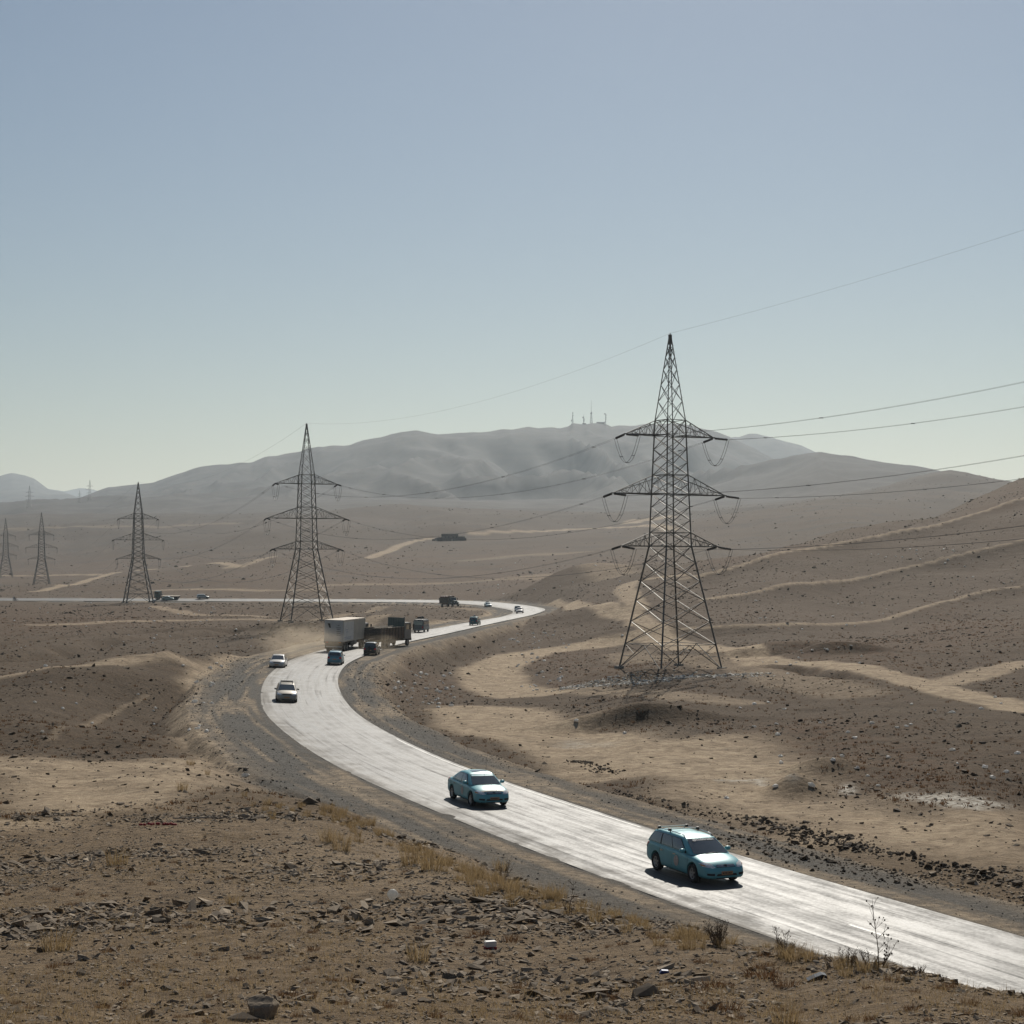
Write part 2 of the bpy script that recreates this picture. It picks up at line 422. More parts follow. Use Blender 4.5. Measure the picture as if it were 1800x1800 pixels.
def natural(X, Y):
    z = tps(X, Y)
    u = X / np.maximum(Y, 1.0) * F + 900.0
    near = sstep(Y, 14, 60)
    # undulation, scaled with distance
    z += .30 * fbm(X, Y, 14, 4, 3) * sstep(Y, 30, 120) + .16 * fbm(X, Y, 3.6, 3, 5) * sstep(Y, 8, 60) * (1 - sstep(Y, 300, 700))
    z += .05 * fbm(X, Y, .8, 3, 8) * (1 - sstep(Y, 60, 140))
    z += .8 * fbm(X, Y, 55, 4, 21) * sstep(Y, 130, 420) * (1 - .6 * sstep(Y, 380, 620) * (1 - sstep(Y, 700, 900)))
    z += 10.0 * fbm(X, Y * .7, 320, 5, 33) * sstep(Y, 720, 1700)
    # rills on the right-hand hill
    hill = sstep(u, 1150, 1350) * sstep(Y, 230, 330) * (1 - sstep(Y, 520, 700))
    z += hill * 1.3 * fbm(X * 1.0 + Y * .35, Y * .25 - X * .1, 42, 4, 44)
    for dep, wf, P in terraces:                                   # slopes steepen below the hill tracks
        Q = np.array([((px-900)/F*zz, zz) for px, zz in P]); m = (u > P[0][0]-80) & (Y > Q[:, 1].min()-80) & (Y < Q[:, 1].max()+60) & (u < 2300)
        if m.any():
            d = seg_dist(X[m], Y[m], Q); yl = np.interp(u[m], [p[0] for p in P], [p[1] for p in P]); fr = np.where(Y[m] < yl, d, 0)
            k = sstep(u[m], P[0][0]-60, P[0][0]+60)
            z[m] -= k * dep * (fr / wf) * np.exp(1 - fr / wf) * (fr > 0)
    for px, py, Zb, h, a, b in bumps:
        bx = (px - 900) / F * Zb
        m = (np.abs(X - bx) < 4*a) & (np.abs(Y - Zb) < 4*b)
        if m.any():
            xx = X[m]; yy = Y[m]
            wob = 1 + .35 * fbm(xx, yy, max(a, b) * .8, 3, int(px))
            z[m] += h * np.exp(-(((xx-bx)/a)**2 + ((yy-Zb)/b)**2) * .9 * wob)
    for dep, hwid, lev, P in gullies:
        Q = np.array([on_road_plane(px, py, lev) for px, py in P])
        m = (Y > Q[:, 1].min()-20) & (Y < Q[:, 1].max()+20)
        if m.any():
            d = seg_dist(X[m] + 1.5*fbm(X[m], Y[m], 9, 2, 70), Y[m] + 1.5*fbm(X[m], Y[m], 9, 2, 71), Q)
            z[m] -= dep * np.exp(-(d / hwid)**2 * .8)
    for Zr, Zf, back, gam, gw, line in ridges:
        L = np.array(line, float)
        m = Y > Zf * .9
        if not m.any(): continue
        x = X[m]; y = Y[m]; uu = u[m]
        ridgeline = Zr * (1 + .05 * np.sin(uu * .006 + Zr))
        top = (1000 - np.interp(uu, L[:, 0], L[:, 1])) / F * ridgeline + EYE
        top += (fbm(uu, uu*0+Zr, 60, 4, 90) * .0025) * ridgeline * .35
        t = (y - Zf) / (ridgeline - Zf)
        base = z[m]
        g = np.where(t < 1, np.clip(t, 0, 1)**1.25, 1 - np.clip((y - ridgeline) / back, 0, 1)**1.5 * .9)
        rid = 1 - np.abs(fbm(x + .35*fbm(x, y, gw*2, 2, 5)*gw, y * .28, gw, 4, 61))*2.2
        fade = np.clip(t, 0, 1) * np.clip(1 - t, 0, 1) * 4
        zr = base + (top - base) * g - gam * np.maximum(top - base, 0) * fade * np.clip(1-rid, 0, 1.5)
        zr += (top - base) * .05 * fade * fbm(x, y, gw*1.5, 4, 63)
        z[m] = np.where((t > 0) & (top > base), np.maximum(base, zr), base)
    return z

SHR = 3.6                        # gravel shoulders, right and left
def SHL(Y): return 3.1 + 2.5 * sstep(Y, 62, 96)
def heights(X, Y):
    nat = natural(X, Y)
    for px_, Z_, z_ in ((1178, 204, -1.15), (539, 345, .1)):      # levelled pads under the two nearest pylons
        dd = np.hypot(X - (px_-900)/F*Z_, Y - Z_); k = 1 - sstep(dd, 6.8, 13); nat = nat*(1-k*.9) + z_*k*.9
    s, i = road_query(X, Y)
    side = np.where(s > 0, SHR, SHL(Y)) + .5 * fbm(X, Y, 9, 3, 55)
    hw = RHW[i]; d = np.abs(s)
    zr = RBANK[i] * np.clip(s, -9, 9)
    e = np.maximum(0, d - hw - side)
    rough = .05 * fbm(X, Y, 2.2, 3, 9) * sstep(d, hw, hw + 2)
    fill = zr - np.where(s > 0, .07, .02) + np.clip(nat - zr, -.75 * e, (1.1 - .6 * sstep(Y, 60, 90)) * e)
    edge_drop = np.where(s > 0, .07, .02) + .0004 * Y
    z = np.where(d < 60, fill + rough, nat)
    z = np.where(d < hw + .15, zr - edge_drop, z)
    rag = zr - .012 + .05 * (d - hw) + .035 * fbm(X, Y, 1.8, 3, 19)      # loose gravel creeping over the left edge
    z = np.where((s < 0) & (Y < 170) & (d < hw + .6), np.where(d < hw + .15, rag, np.maximum(z, rag * .5 + z * .5)), z)
    z = np.where(d < hw - .9 - .004 * np.maximum(Y - 60, 0), zr - .25 - .0012 * Y, z)
    k = sstep(d, 45, 60)
    z = np.where((d < 60) & (d > 45), z*(1-k) + nat*k, z)
    return z, s, i

def geo(a, b, r):
    n = max(2, int(math.log(b/a) / r)); return list(np.exp(np.linspace(math.log(a), math.log(b), n, endpoint=False)))
rowsY = np.array(list(np.arange(-12, 12, .6)) + geo(12, 60, .0056) + geo(60, 640, .0054) + geo(640, 5200, .0115) + geo(5200, 15000, .02) + [15000.])
cols = np.concatenate([np.linspace(-1.3, -.37, 40, endpoint=False), np.linspace(-.37, .37, 700, endpoint=False), np.linspace(.37, 1.3, 41)])
NR, NCOL = len(rowsY), len(cols)
GY = np.repeat(rowsY, NCOL); GX = np.tile(cols, NR) * (GY + 20.0)
GZ, GS, GI = heights(GX, GY)
ZG = GZ.reshape(NR, NCOL)

def ground(X, Y):
    """height of the terrain mesh at world X, Y (bilinear on the mesh grid)"""
    X = np.atleast_1d(np.asarray(X, float)); Y = np.atleast_1d(np.asarray(Y, float))
    r = np.clip(np.interp(Y, rowsY, np.arange(NR)), 0, NR - 1.001)
    c = np.clip(np.interp(X / (Y + 20.0), cols, np.arange(NCOL)), 0, NCOL - 1.001)
    r0 = r.astype(int); c0 = c.astype(int); fr = r - r0; fc = c - c0
    return (ZG[r0, c0]*(1-fc) + ZG[r0, c0+1]*fc)*(1-fr) + (ZG[r0+1, c0]*(1-fc) + ZG[r0+1, c0+1]*fc)*fr
_scan = np.concatenate([np.linspace(10, 60, 500), np.exp(np.linspace(math.log(60), math.log(12000), 3500))])
def hit(px, py, ymin=10):
    """where the sight line through a photo pixel first meets the terrain"""
    Yv = _scan[_scan > ymin]
    zg = ground((px - 900) / F * Yv, Yv); ray = EYE - (py - 1000) / F * Yv
    k = np.argmax(zg >= ray)
    if zg[k] < ray[k]: k = len(Yv) - 1
    Y = Yv[k]
    if k > 0:
        a = ray[k-1]-zg[k-1]; b = zg[k]-ray[k]
        Y = Yv[k-1] + (Yv[k]-Yv[k-1]) * (a / (a + b + 1e-9))
    X = (px - 900) / F * Y
    return X, Y, float(ground(X, Y)[0])
def gz(x, y): return float(ground(x, y)[0])

# ------------------------------------------------------------------ what covers the ground (earth, sand, gravel, pale crust, dry scrub)
sand = np.zeros(len(GX)); white = np.zeros(len(GX)); rust = np.zeros(len(GX))
def line_mask(P, wid, soft, amt, arr, wob=.5, byZ=False):
    Q = np.array([((px-900)/F*py, py) if byZ else hit(px, py)[:2] for px, py in P]); Q = catmull(Q, 6.0) if len(Q) > 2 else Q
    pad = wid + soft + 4
    m = (GX > Q[:, 0].min()-pad) & (GX < Q[:, 0].max()+pad) & (GY > Q[:, 1].min()-pad) & (GY < Q[:, 1].max()+pad)
    x = GX[m]; y = GY[m]
    x2 = x + wob * wid * fbm(x, y, wid*5, 3, 12); y2 = y + wob * wid * fbm(x, y, wid*5, 3, 13)
    d = seg_dist(x2, y2, Q)
    arr[m] = np.maximum(arr[m], amt * (1 - sstep(d, wid, wid + soft)))
def poly_mask(P, soft, amt, arr, seed=1):
    Q = np.array([hit(px, py)[:2] for px, py in P]); pad = soft * 2
    m = (GX > Q[:, 0].min()-pad) & (GX < Q[:, 0].max()+pad) & (GY > Q[:, 1].min()-pad) & (GY < Q[:, 1].max()+pad)
    x = GX[m]; y = GY[m]
    x = x + soft * 1.4 * fbm(x, y, soft*4, 4, seed); y = y + soft * 1.4 * fbm(x, y, soft*4, 4, seed+50)
    ins = np.zeros(len(x), bool); j = len(Q) - 1
    for i in range(len(Q)):
        c = ((Q[i,1] > y) != (Q[j,1] > y)) & (x < (Q[j,0]-Q[i,0])*(y-Q[i,1])/(Q[j,1]-Q[i,1]+1e-12)+Q[i,0]); ins ^= c; j = i
    d = seg_dist(x, y, np.vstack([Q, Q[:1]])); sd = np.where(ins, d, -d)
    arr[m] = np.maximum(arr[m], amt * sstep(sd, -soft, soft))
# vehicle tracks
for P, w_, so, am in [
  ([(1150,1120),(1200,1132),(1267,1141),(1343,1163),(1433,1165),(1517,1177),(1600,1198),(1700,1221),(1800,1246)], 2.1, 1.3, .95),
  ([(1657,1203),(1733,1181),(1800,1164)], 1.6, 1.3, .8),
  ([(965,1062),(1007,1064),(1073,1074),(1107,1081),(1150,1104),(1165,1125),(1200,1140)], 1.9, 1.8, .9),
  ([(1107,1079),(1116,1062),(1102,1042),(1102,1028),(1130,1019),(1200,1011)], 1.6, 2.0, .8),
  ([(1140,1112),(1073,1128),(990,1141),(923,1151),(885,1163),(862,1180),(866,1197),(890,1211),(940,1222)], 3.2, 2.2, .95),
  ([(1095,1150),(1130,1160),(1260,1168),(1400,1200),(1500,1220)], 2.0, 2.5, .4),
  ([(830,1246),(880,1262),(940,1284),(985,1302),(1020,1325),(1100,1350)], 4.0, 3.0, .9),
  ([(900,1225),(980,1215),(1060,1216),(1180,1222),(1300,1235)], 1.5, 2.0, .5),
  ([(90,1300),(180,1260),(260,1222)], .12, .35, .35),
  ([(560,1090),(660,1072),(740,1067),(840,1072)], 1.2, 1.5, .5),
  ([(650,981),(690,966),(725,952),(757,946)], 2.5, 3, .8), ([(838,938),(930,934),(1040,929),(1140,924),(1180,931)], 4, 5, .8),
  ([(1105,920),(1120,915),(1150,912),(1180,907)], 5, 6, .7),
  ([(60,1040),(87,1036),(153,1020),(192,1009),(256,1002),(332,995),(422,997)], 2, 3, .8), ([(400,998),(440,990),(480,978)], 2, 3, .6),
  ([(69,1099),(153,1096),(256,1091),(383,1089),(480,1090)], 1.6, 2.5, .6), ([(276,1066),(320,1076),(390,1081),(460,1084)], 1.6, 2.0, .6),
  ([(265,1038),(358,1036),(460,1038),(560,1036)], 3, 4, .55), ([(0,1012),(60,1012),(190,1010)], 4, 5, .6), ([(0,930),(200,926),(400,920)], 6, 14, .3),
  ([(560,1030),(760,1026),(930,1014),(1090,1012)], 4, 6, .4), ([(830,985),(930,975),(1010,972)], 4, 14, .3)]:
    line_mask(P, w_, so, am, sand)
for P_, w_ in ((T1, .7), (T2, .4), (T3, .35)): line_mask(P_, w_, .9, .75, sand, .5, True)
line_mask([(-60,153),(100,154),(220,163),(330,169),(430,176),(480,184)], 1.0, 3.0, .75, sand, .5, True)
line_mask([(470,200),(505,225),(560,268),(620,315),(690,355)], 1.0, 2.0, .6, sand, .5, True)
poly_mask([(812,1238),(900,1252),(1010,1288),(1110,1306),(1250,1296),(1380,1318),(1440,1336),(1400,1366),(1470,1400),(1650,1418),(1830,1432),(1830,1560),(1680,1520),(1560,1482),(1400,1440),(1250,1412),(1130,1392),(1000,1350),(900,1300)], 4.0, .95, sand, 3)
poly_mask([(-30,1332),(120,1335),(260,1334),(370,1326),(430,1345),(420,1372),(330,1400),(250,1425),(120,1432),(-30,1425)], 2.5, .9, sand, 5)
poly_mask([(-30,1440),(60,1440),(150,1432),(90,1450),(-30,1462)], 1.2, .8, sand, 6)
poly_mask([(560,1480),(700,1500),(800,1530),(760,1600),(600,1600),(450,1520)], 5, .35, sand, 7)
poly_mask([(1463,1386),(1490,1377),(1512,1386),(1500,1396),(1470,1395)], .7, 1.0, white, 8)
poly_mask([(1578,1396),(1650,1395),(1720,1404),(1775,1414),(1740,1424),(1660,1418),(1600,1406)], 1.0, .9, white, 9)
poly_mask([(1268,1371),(1330,1367),(1392,1364),(1392,1368),(1330,1372),(1275,1374)], .5, .8, white, 10)
poly_mask([(960,1308),(1010,1300),(1065,1306),(1050,1314),(985,1314)], 1.5, .35, white, 14)
for P, so, am in [([(1280,1150),(1500,1120),(1800,1060),(1830,1200),(1600,1180),(1480,1160)], 12, .7), ([(1300,1260),(1500,1250),(1830,1300),(1830,1390),(1600,1380),(1450,1330)], 8, .75),
                  ([(1640,920),(1700,890),(1800,846),(1800,896),(1680,912)], 15, .8), ([(1230,1005),(1380,960),(1470,945),(1380,975),(1290,998)], 10, .8),
                  ([(680,1190),(760,1180),(850,1210),(780,1240),(700,1245)], 6, .6), ([(900,1150),(1080,1130),(1120,1180),(1000,1200),(920,1190)], 8, .7),
                  ([(0,1060),(300,1062),(480,1080),(300,1110),(0,1120)], 20, .7), ([(0,960),(500,960),(900,970),(1100,990),(900,1040),(400,1045),(0,1040)], 80, .6)]:
    poly_mask(P, so, am, rust, int(P[0][0]) % 97 + 3)
# gravel of the shoulders; pale dust drifted along their outer edge
ad = np.abs(GS); hwv = RHW[GI]; sidev = np.where(GS > 0, SHR, SHL(GY))
nz = fbm(GX, GY, 6, 3, 77)
gravel = (1 - sstep(ad - hwv, sidev - .6 + nz, sidev + .9 + nz)) * (ad < 40)
rim = np.exp(-((ad - hwv - sidev - .2 - nz) / 1.1)**2) * np.where(GS > 0, .55, .95) * (ad < 40) * (GY < 480)
rim = rim * np.where((GS < 0) & (GY < 90), .3, 1.0)
along = np.arange(NRC)[GI] * 2.0
streak = np.clip(fbm(along, (ad - hwv) * 26, 16, 3, 31) * 2.6 + .3, 0, 1) * .9 * gravel * (ad > hwv)
sand = np.clip(np.maximum(sand * (1 - .85 * gravel), np.maximum(rim, streak)), 0, 1)
shelf = sstep(np.where(GS > 0, 0, ad - hwv), 2.6, 5.0) * (1 - sstep(ad - hwv, sidev + .2 + nz, sidev + 1.6 + nz)) * (GS < 0) * (GY > 85) * (GY < 240)
sand = np.maximum(sand, .6 * shelf)

me = np_mesh('terrain', np.stack([GX, GY, GZ], 1),
             (lambda a: np.stack([a, a+1, a+1+NCOL, a+NCOL], 1))((np.arange(NR-1)[:, None]*NCOL + np.arange(NCOL-1)[None]).ravel()))
for nm, arr in (('sand', sand), ('gravel', gravel), ('crust', white), ('scrub', rust)):
    at = me.attributes.new(nm, 'FLOAT', 'POINT'); at.data.foreach_set('value', arr.astype(np.float32))

m = bpy.data.materials.new('earth'); m.use_nodes = True
g = NT(m); b = m.node_tree.nodes['Principled BSDF']
tc = g.n('ShaderNodeTexCoord').outputs['Object']
def attr(n_): nd = g.n('ShaderNodeAttribute'); nd.attribute_name = n_; return nd.outputs['Fac']
sep = g.n('ShaderNodeSeparateXYZ'); g.l(tc, sep.inputs[0]); yv = sep.outputs[1]
big = g.noise(tc, .02, 5); mid = g.noise(tc, .35, 5, .6); fine = g.noise(tc, 3.5, 6, .65); grit = g.noise(tc, 24, 4, .7); vbig = g.noise(tc, .0022, 5, .6)
c = g.mix(g.ramp(mid, .3, .7), (.048, .030, .016), (.098, .063, .034))
c = g.mix(g.ramp(big, .35, .68), c, (.066, .044, .025))
c = g.mix(g.math('MULTIPLY', g.ramp(fine, .42, .72), .55), c, (.165, .112, .062))
c = g.mix(g.math('MULTIPLY', g.ramp(grit, .52, .70), .6), c, (.040, .030, .021))
c = g.mix(g.math('MULTIPLY', g.ramp(vbig, .42, .58), .75), c, (.108, .072, .045))
slope_soil = g.math('MULTIPLY', g.ramp(yv, 58, 84, 1, 0), g.ramp(g.noise(tc, 2.1, 7, .72), .36, .64, .15, .85))
c = g.mix(slope_soil, c, (.265, .188, .110))
rs = g.math('MULTIPLY', attr('scrub'), g.ramp(g.noise(tc, .9, 5, .7), .42, .62))
c = g.mix(g.math('MULTIPLY', rs, .8), c, (.125, .066, .034))
sn = g.math('MULTIPLY', attr('sand'), g.math('MULTIPLY', g.ramp(g.noise(tc, 1.6, 6, .68), .32, .56, .45, 1.0), g.ramp(g.noise(tc, .28, 6, .7), .32, .52, .55, 1.0)), clamp=True)
sc_ = g.mix(g.ramp(g.noise(tc, .8, 5, .6), .3, .7), (.36, .268, .172), (.49, .38, .255))
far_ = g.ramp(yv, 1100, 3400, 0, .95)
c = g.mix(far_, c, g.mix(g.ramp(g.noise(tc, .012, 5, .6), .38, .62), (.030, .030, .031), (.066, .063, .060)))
pt = g.math('MULTIPLY', g.ramp(g.noise(tc, .03, 6, .65), .50, .62), g.ramp(yv, 560, 800, 0, .55))
c = g.mix(pt, c, (.062, .050, .038))
c = g.mix(sn, c, sc_)
gv = g.math('MULTIPLY', attr('gravel'), g.math('SUBTRACT', 1.0, g.math('MULTIPLY', sn, .75)), clamp=True)
gc = g.mix(g.ramp(g.noise(tc, 9, 5, .75), .35, .65), (.060, .056, .050), (.165, .154, .134))
c = g.mix(g.math('MULTIPLY', gv, .9), c, gc)
wc = g.math('MULTIPLY', attr('crust'), g.ramp(g.noise(tc, 2.2, 6, .75), .38, .56), clamp=True)
c = g.mix(wc, c, (.62, .58, .50))
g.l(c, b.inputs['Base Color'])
b.inputs['Roughness'].default_value = .95; b.inputs['Specular IOR Level'].default_value = .15
bp1 = g.n('ShaderNodeBump'); bp1.inputs['Strength'].default_value = 1.0; bp1.inputs['Distance'].default_value = .2
hgt = g.math('ADD', g.math('MULTIPLY', fine, .8), g.math('MULTIPLY', grit, .28))
hgt = g.math('ADD', hgt, g.math('MULTIPLY', mid, 2.0))
g.l(hgt, bp1.inputs['Height'])
bp2 = g.n('ShaderNodeBump'); bp2.inputs['Strength'].default_value = .8; bp2.inputs['Distance'].default_value = 6.0
g.l(g.math('ADD', big, g.math('MULTIPLY', vbig, 5.0)), bp2.inputs['Height']); g.l(bp1.outputs[0], bp2.inputs['Normal'])
g.l(bp1.outputs[0], b.inputs['Normal'])
terrain = link('terrain', me, None, m)
tag(terrain, 'dry brown hills and stony plain', 'ground', kind='structure')

# ------------------------------------------------------------------ the road
def strip(name, off0, off1, i0, i1, lift, thick, matr, sub=1):
    """sheet of road between two lateral offsets (may be arrays), with sides going down"""
    ii = np.arange(i0, i1); rows = []
    o0 = off0[ii] if hasattr(off0, '__len__') else np.full(len(ii), off0); o1 = off1[ii] if hasattr(off1, '__len__') else np.full(len(ii), off1)
    K = sub + 3
    for k in range(K):
        t = min(max((k - 1) / sub, 0), 1); lat = o0*(1-t) + o1*t
        z = RBANK[ii] * lat + lift
        if k in (0, K-1): z = z - thick
        rows.append(np.stack([RC[ii,0]+RN[ii,0]*lat, RC[ii,1]+RN[ii,1]*lat, z], 1))
    V = np.stack(rows, 1).reshape(-1, 3); n = len(ii)
    a = (np.arange(n-1)[:, None]*K + np.arange(K-1)[None]).ravel()
    me_ = np_mesh(name, V, np.stack([a, a+K, a+K+1, a+1], 1)[:, ::-1], False)
    al = me_.attributes.new('along', 'FLOAT', 'POINT'); al.data.foreach_set('value', np.repeat(ii*2.0, K).astype(np.float32))
    lt = me_.attributes.new('lateral', 'FLOAT', 'POINT')
    lt.data.foreach_set('value', np.stack([o0*(1-min(max((k-1)/sub,0),1))+o1*min(max((k-1)/sub,0),1) for k in range(K)], 1).ravel().astype(np.float32))
    return link(name, me_, None, matr)
ma = bpy.data.materials.new('asphalt'); ma.use_nodes = True
g = NT(ma); b = ma.node_tree.nodes['Principled BSDF']
tc = g.n('ShaderNodeTexCoord').outputs['Object']
al = g.n('ShaderNodeAttribute'); al.attribute_name = 'along'; lt = g.n('ShaderNodeAttribute'); lt.attribute_name = 'lateral'
cmb = g.n('ShaderNodeCombineXYZ'); g.l(g.math('MULTIPLY', al.outputs['Fac'], .035), cmb.inputs[0]); g.l(g.math('MULTIPLY', lt.outputs['Fac'], 1.5), cmb.inputs[1])
st = g.noise(cmb.outputs[0], 1.6, 6, .6); agg = g.noise(tc, 60, 3, .7); pat = g.noise(tc, .5, 5, .6)
cmb2 = g.n('ShaderNodeCombineXYZ'); g.l(g.math('MULTIPLY', al.outputs['Fac'], .5), cmb2.inputs[0]); g.l(g.math('MULTIPLY', lt.outputs['Fac'], .9), cmb2.inputs[1])
oil = g.noise(cmb2.outputs[0], 1.0, 5, .65)
cmb3 = g.n('ShaderNodeCombineXYZ'); g.l(g.math('MULTIPLY', al.outputs['Fac'], .03), cmb3.inputs[0]); g.l(g.math('MULTIPLY', lt.outputs['Fac'], 3.2), cmb3.inputs[1])
seam = g.ramp(g.noise(cmb3.outputs[0], 1.3, 3, .5), .60, .66)
c = g.mix(g.ramp(st, .32, .68), (.036, .034, .031), (.120, .113, .103))
c = g.mix(g.math('MULTIPLY', g.ramp(agg, .45, .7), .35), c, (.20, .19, .17))
# dusty verge
dl = g.ramp(g.math('ADD', g.math('MULTIPLY', lt.outputs['Fac'], -1.0), g.ramp(pat, .3, .7, -.9, .9)), 2.0, 3.6)
dr = g.ramp(g.math('ADD', lt.outputs['Fac'], g.ramp(pat, .3, .7, -.3, .3)), 2.9, 3.6, 0.0, .5)
dust = g.math('MAXIMUM', dl, dr)
c = g.mix(g.math('MULTIPLY', seam, .7), c, (.03, .028, .025))
c = g.mix(g.math('MULTIPLY', dust, .6), c, (.21, .185, .15))
g.l(c, b.inputs['Base Color'])
rg = g.math('ADD', g.math('ADD', g.ramp(st, .34, .66, .43, .69), g.math('MULTIPLY', seam, .10)), g.math('ADD', g.ramp(oil, .35, .65, -.05, .09), g.ramp(g.noise(tc, 7, 4, .8), .35, .65, -.07, .07)))
rg = g.math('ADD', rg, g.math('MULTIPLY', dust, .22))
g.l(rg, b.inputs['Roughness']); b.inputs['Specular IOR Level'].default_value = .5
bp = g.n('ShaderNodeBump'); bp.inputs['Strength'].default_value = .4; bp.inputs['Distance'].default_value = .01
g.l(agg, bp.inputs['Height']); g.l(bp.outputs[0], b.inputs['Normal'])
road = strip('road', -RHW, RHW, 0, NRC, 0.0, .5, ma, 12)
tag(road, 'pale worn asphalt road winding in an S across the plain', 'road', kind='structure')
# ------------------------------------------------------------------ white marks on the asphalt
m_line = mat('white_road_mark', (.62, .60, .55), .55, noise=.25, nscale=3)
def arc_index(px, py):
    X_, Y_ = on_road_plane(px, py); return int(np.argmin((RC[:,0]-X_)**2 + (RC[:,1]-Y_)**2))
i0 = arc_index(1120, 1455); i1 = arc_index(655, 1290)
inner_line = strip('inner_line', 3.14, 3.22, i0, i1, .004, .003, m_line)  # thin white strip just inside the right edge of the asphalt
tag(inner_line, 'thin white line along the inner side of the road', 'road marking', kind='structure')
i0 = arc_index(1568, 1647); dash = strip('centre_dash', -.30, -.19, i0, i0+2, .004, .003, m_line)
tag(dash, 'single white centre dash left on the worn asphalt', 'road marking', kind='structure')

# ------------------------------------------------------------------ pylons
m_steel = mat('weathered_steel', (.115, .108, .098), .55, metal=.6, noise=.2, nscale=2)
m_conc = mat('footing_concrete', (.22, .20, .175), .9, noise=.25, nscale=6)
m_ins = mat('insulator_glaze', (.040, .032, .028), .3)
m_wire = mat('aluminium_wire', (.11, .11, .11), .5, metal=.7)
RT_H = [0, 14.6, 29.65, 39.8]; RT_R = [6.2, 2.56, 1.84, .10]
def half(h): return float(np.interp(h, RT_H, RT_R)) / math.sqrt(2)
LV_LOW = [2.9, 5.6, 8.1, 10.4, 12.6, 14.6]
LV_MID = [14.6, 16.2, 17.7, 19.25, 20.8, 22.0, 23.1, 24.6, 26.2, 27.8, 29.65]
LV_TOP = [29.65, 31.9, 33.9, 35.7, 37.2, 38.4, 39.3]
ARMS = [(27.8, 29.65, 6.45), (20.8, 23.1, 8.2), (14.6, 16.2, 7.0)]
def corners(h):
    a = half(h); return [Vector((-a,-a,h)), Vector((a,-a,h)), Vector((a,a,h)), Vector((-a,a,h))]
def brace_list():
    L = []
    for lv, r in ((LV_LOW, .052), (LV_MID, .045), (LV_TOP, .036)):
        for h0, h1 in zip(lv[:-1], lv[1:]):
            A = corners(h0); B = corners(h1)
            for k in range(4):
                j = (k + 1) % 4
                L.append((A[k], B[j], r)); L.append((A[j], B[k], r))
    A = corners(0); B = corners(2.9); M = corners(1.5)
    for k in range(4):
        j = (k + 1) % 4; mid = (B[k] + B[j]) / 2
        L.append((A[k], mid, .055)); L.append((A[j], mid, .055))
        for q, s_ in ((k, .5), (j, .5)):
            L.append((M[q], A[q].lerp(mid, s_), .035)); L.append((B[q], A[q].lerp(mid, .62), .03))
    return L
def belt_list():
    L = []
    for h in (2.9, 14.6, 16.2, 20.8, 23.1, 27.8, 29.65, 38.4):
        A = corners(h)
        for k in range(4): L.append((A[k], A[(k+1) % 4], .05 if h < 38 else .03))
    return L
unit_bar = MB().bar((0,0,0), (0,0,1), 1.0, 4).mesh('brace'); unit_bar.materials.append(m_steel)
def bar_object(name, a, b_, r, parent):
    d = b_ - a; o = link(name, unit_bar, parent)
    o.location = a; o.rotation_mode = 'QUATERNION'; o.rotation_quaternion = d.to_track_quat('Z', 'Y'); o.scale = (r, r, d.length)
    return o
def arm_mesh(side, hb, ht, L):
    mb = MB(); ab = half(hb); at_ = half(ht); tip = Vector((side*L, 0, hb))
    bots = [Vector((side*ab, -ab, hb)), Vector((side*ab, ab, hb))]; tops = [Vector((side*at_, -at_, ht)), Vector((side*at_, at_, ht))]
    for k in (0, 1):
        mb.bar(bots[k], tip, .075); mb.bar(tops[k], tip, .06)
        n = 6
        for i in range(n):
            t0 = i / n; t1 = (i + 1) / n
            b0 = bots[k].lerp(tip, t0); b1 = bots[k].lerp(tip, t1); p0 = tops[k].lerp(tip, t0); p1 = tops[k].lerp(tip, t1)
            if i: mb.bar(b0, p0, .03)
            if i < n-1: mb.bar(p0, b1, .032) if i % 2 else mb.bar(b0, p1, .032)
    for i in range(1, 6):
        mb.bar(bots[0].lerp(tip, i/6), bots[1].lerp(tip, i/6), .03); mb.bar(bots[0].lerp(tip, (i-1)/6), bots[1].lerp(tip, i/6), .03)
    mb.bar(tip - Vector((0, .25, 0)), tip + Vector((0, .25, 0)), .09)
    return mb
def string_mesh(a, b_, n=9):
    mb = MB(); mb.bar(a, b_, .045)
    d = b_ - a
    for i in range(n): 
        p = a + d * ((i + .6) / (n + .4)); mb.bar(p, p + d.normalized()*.09, .15, 7, .08)
    return mb
def hang(a, b_, sag, n=14):
    return [a.lerp(b_, i/n) - Vector((0,0,4*sag*(i/n)*(1-i/n))) for i in range(n+1)]
STR = 2.3
class Pylon: pass
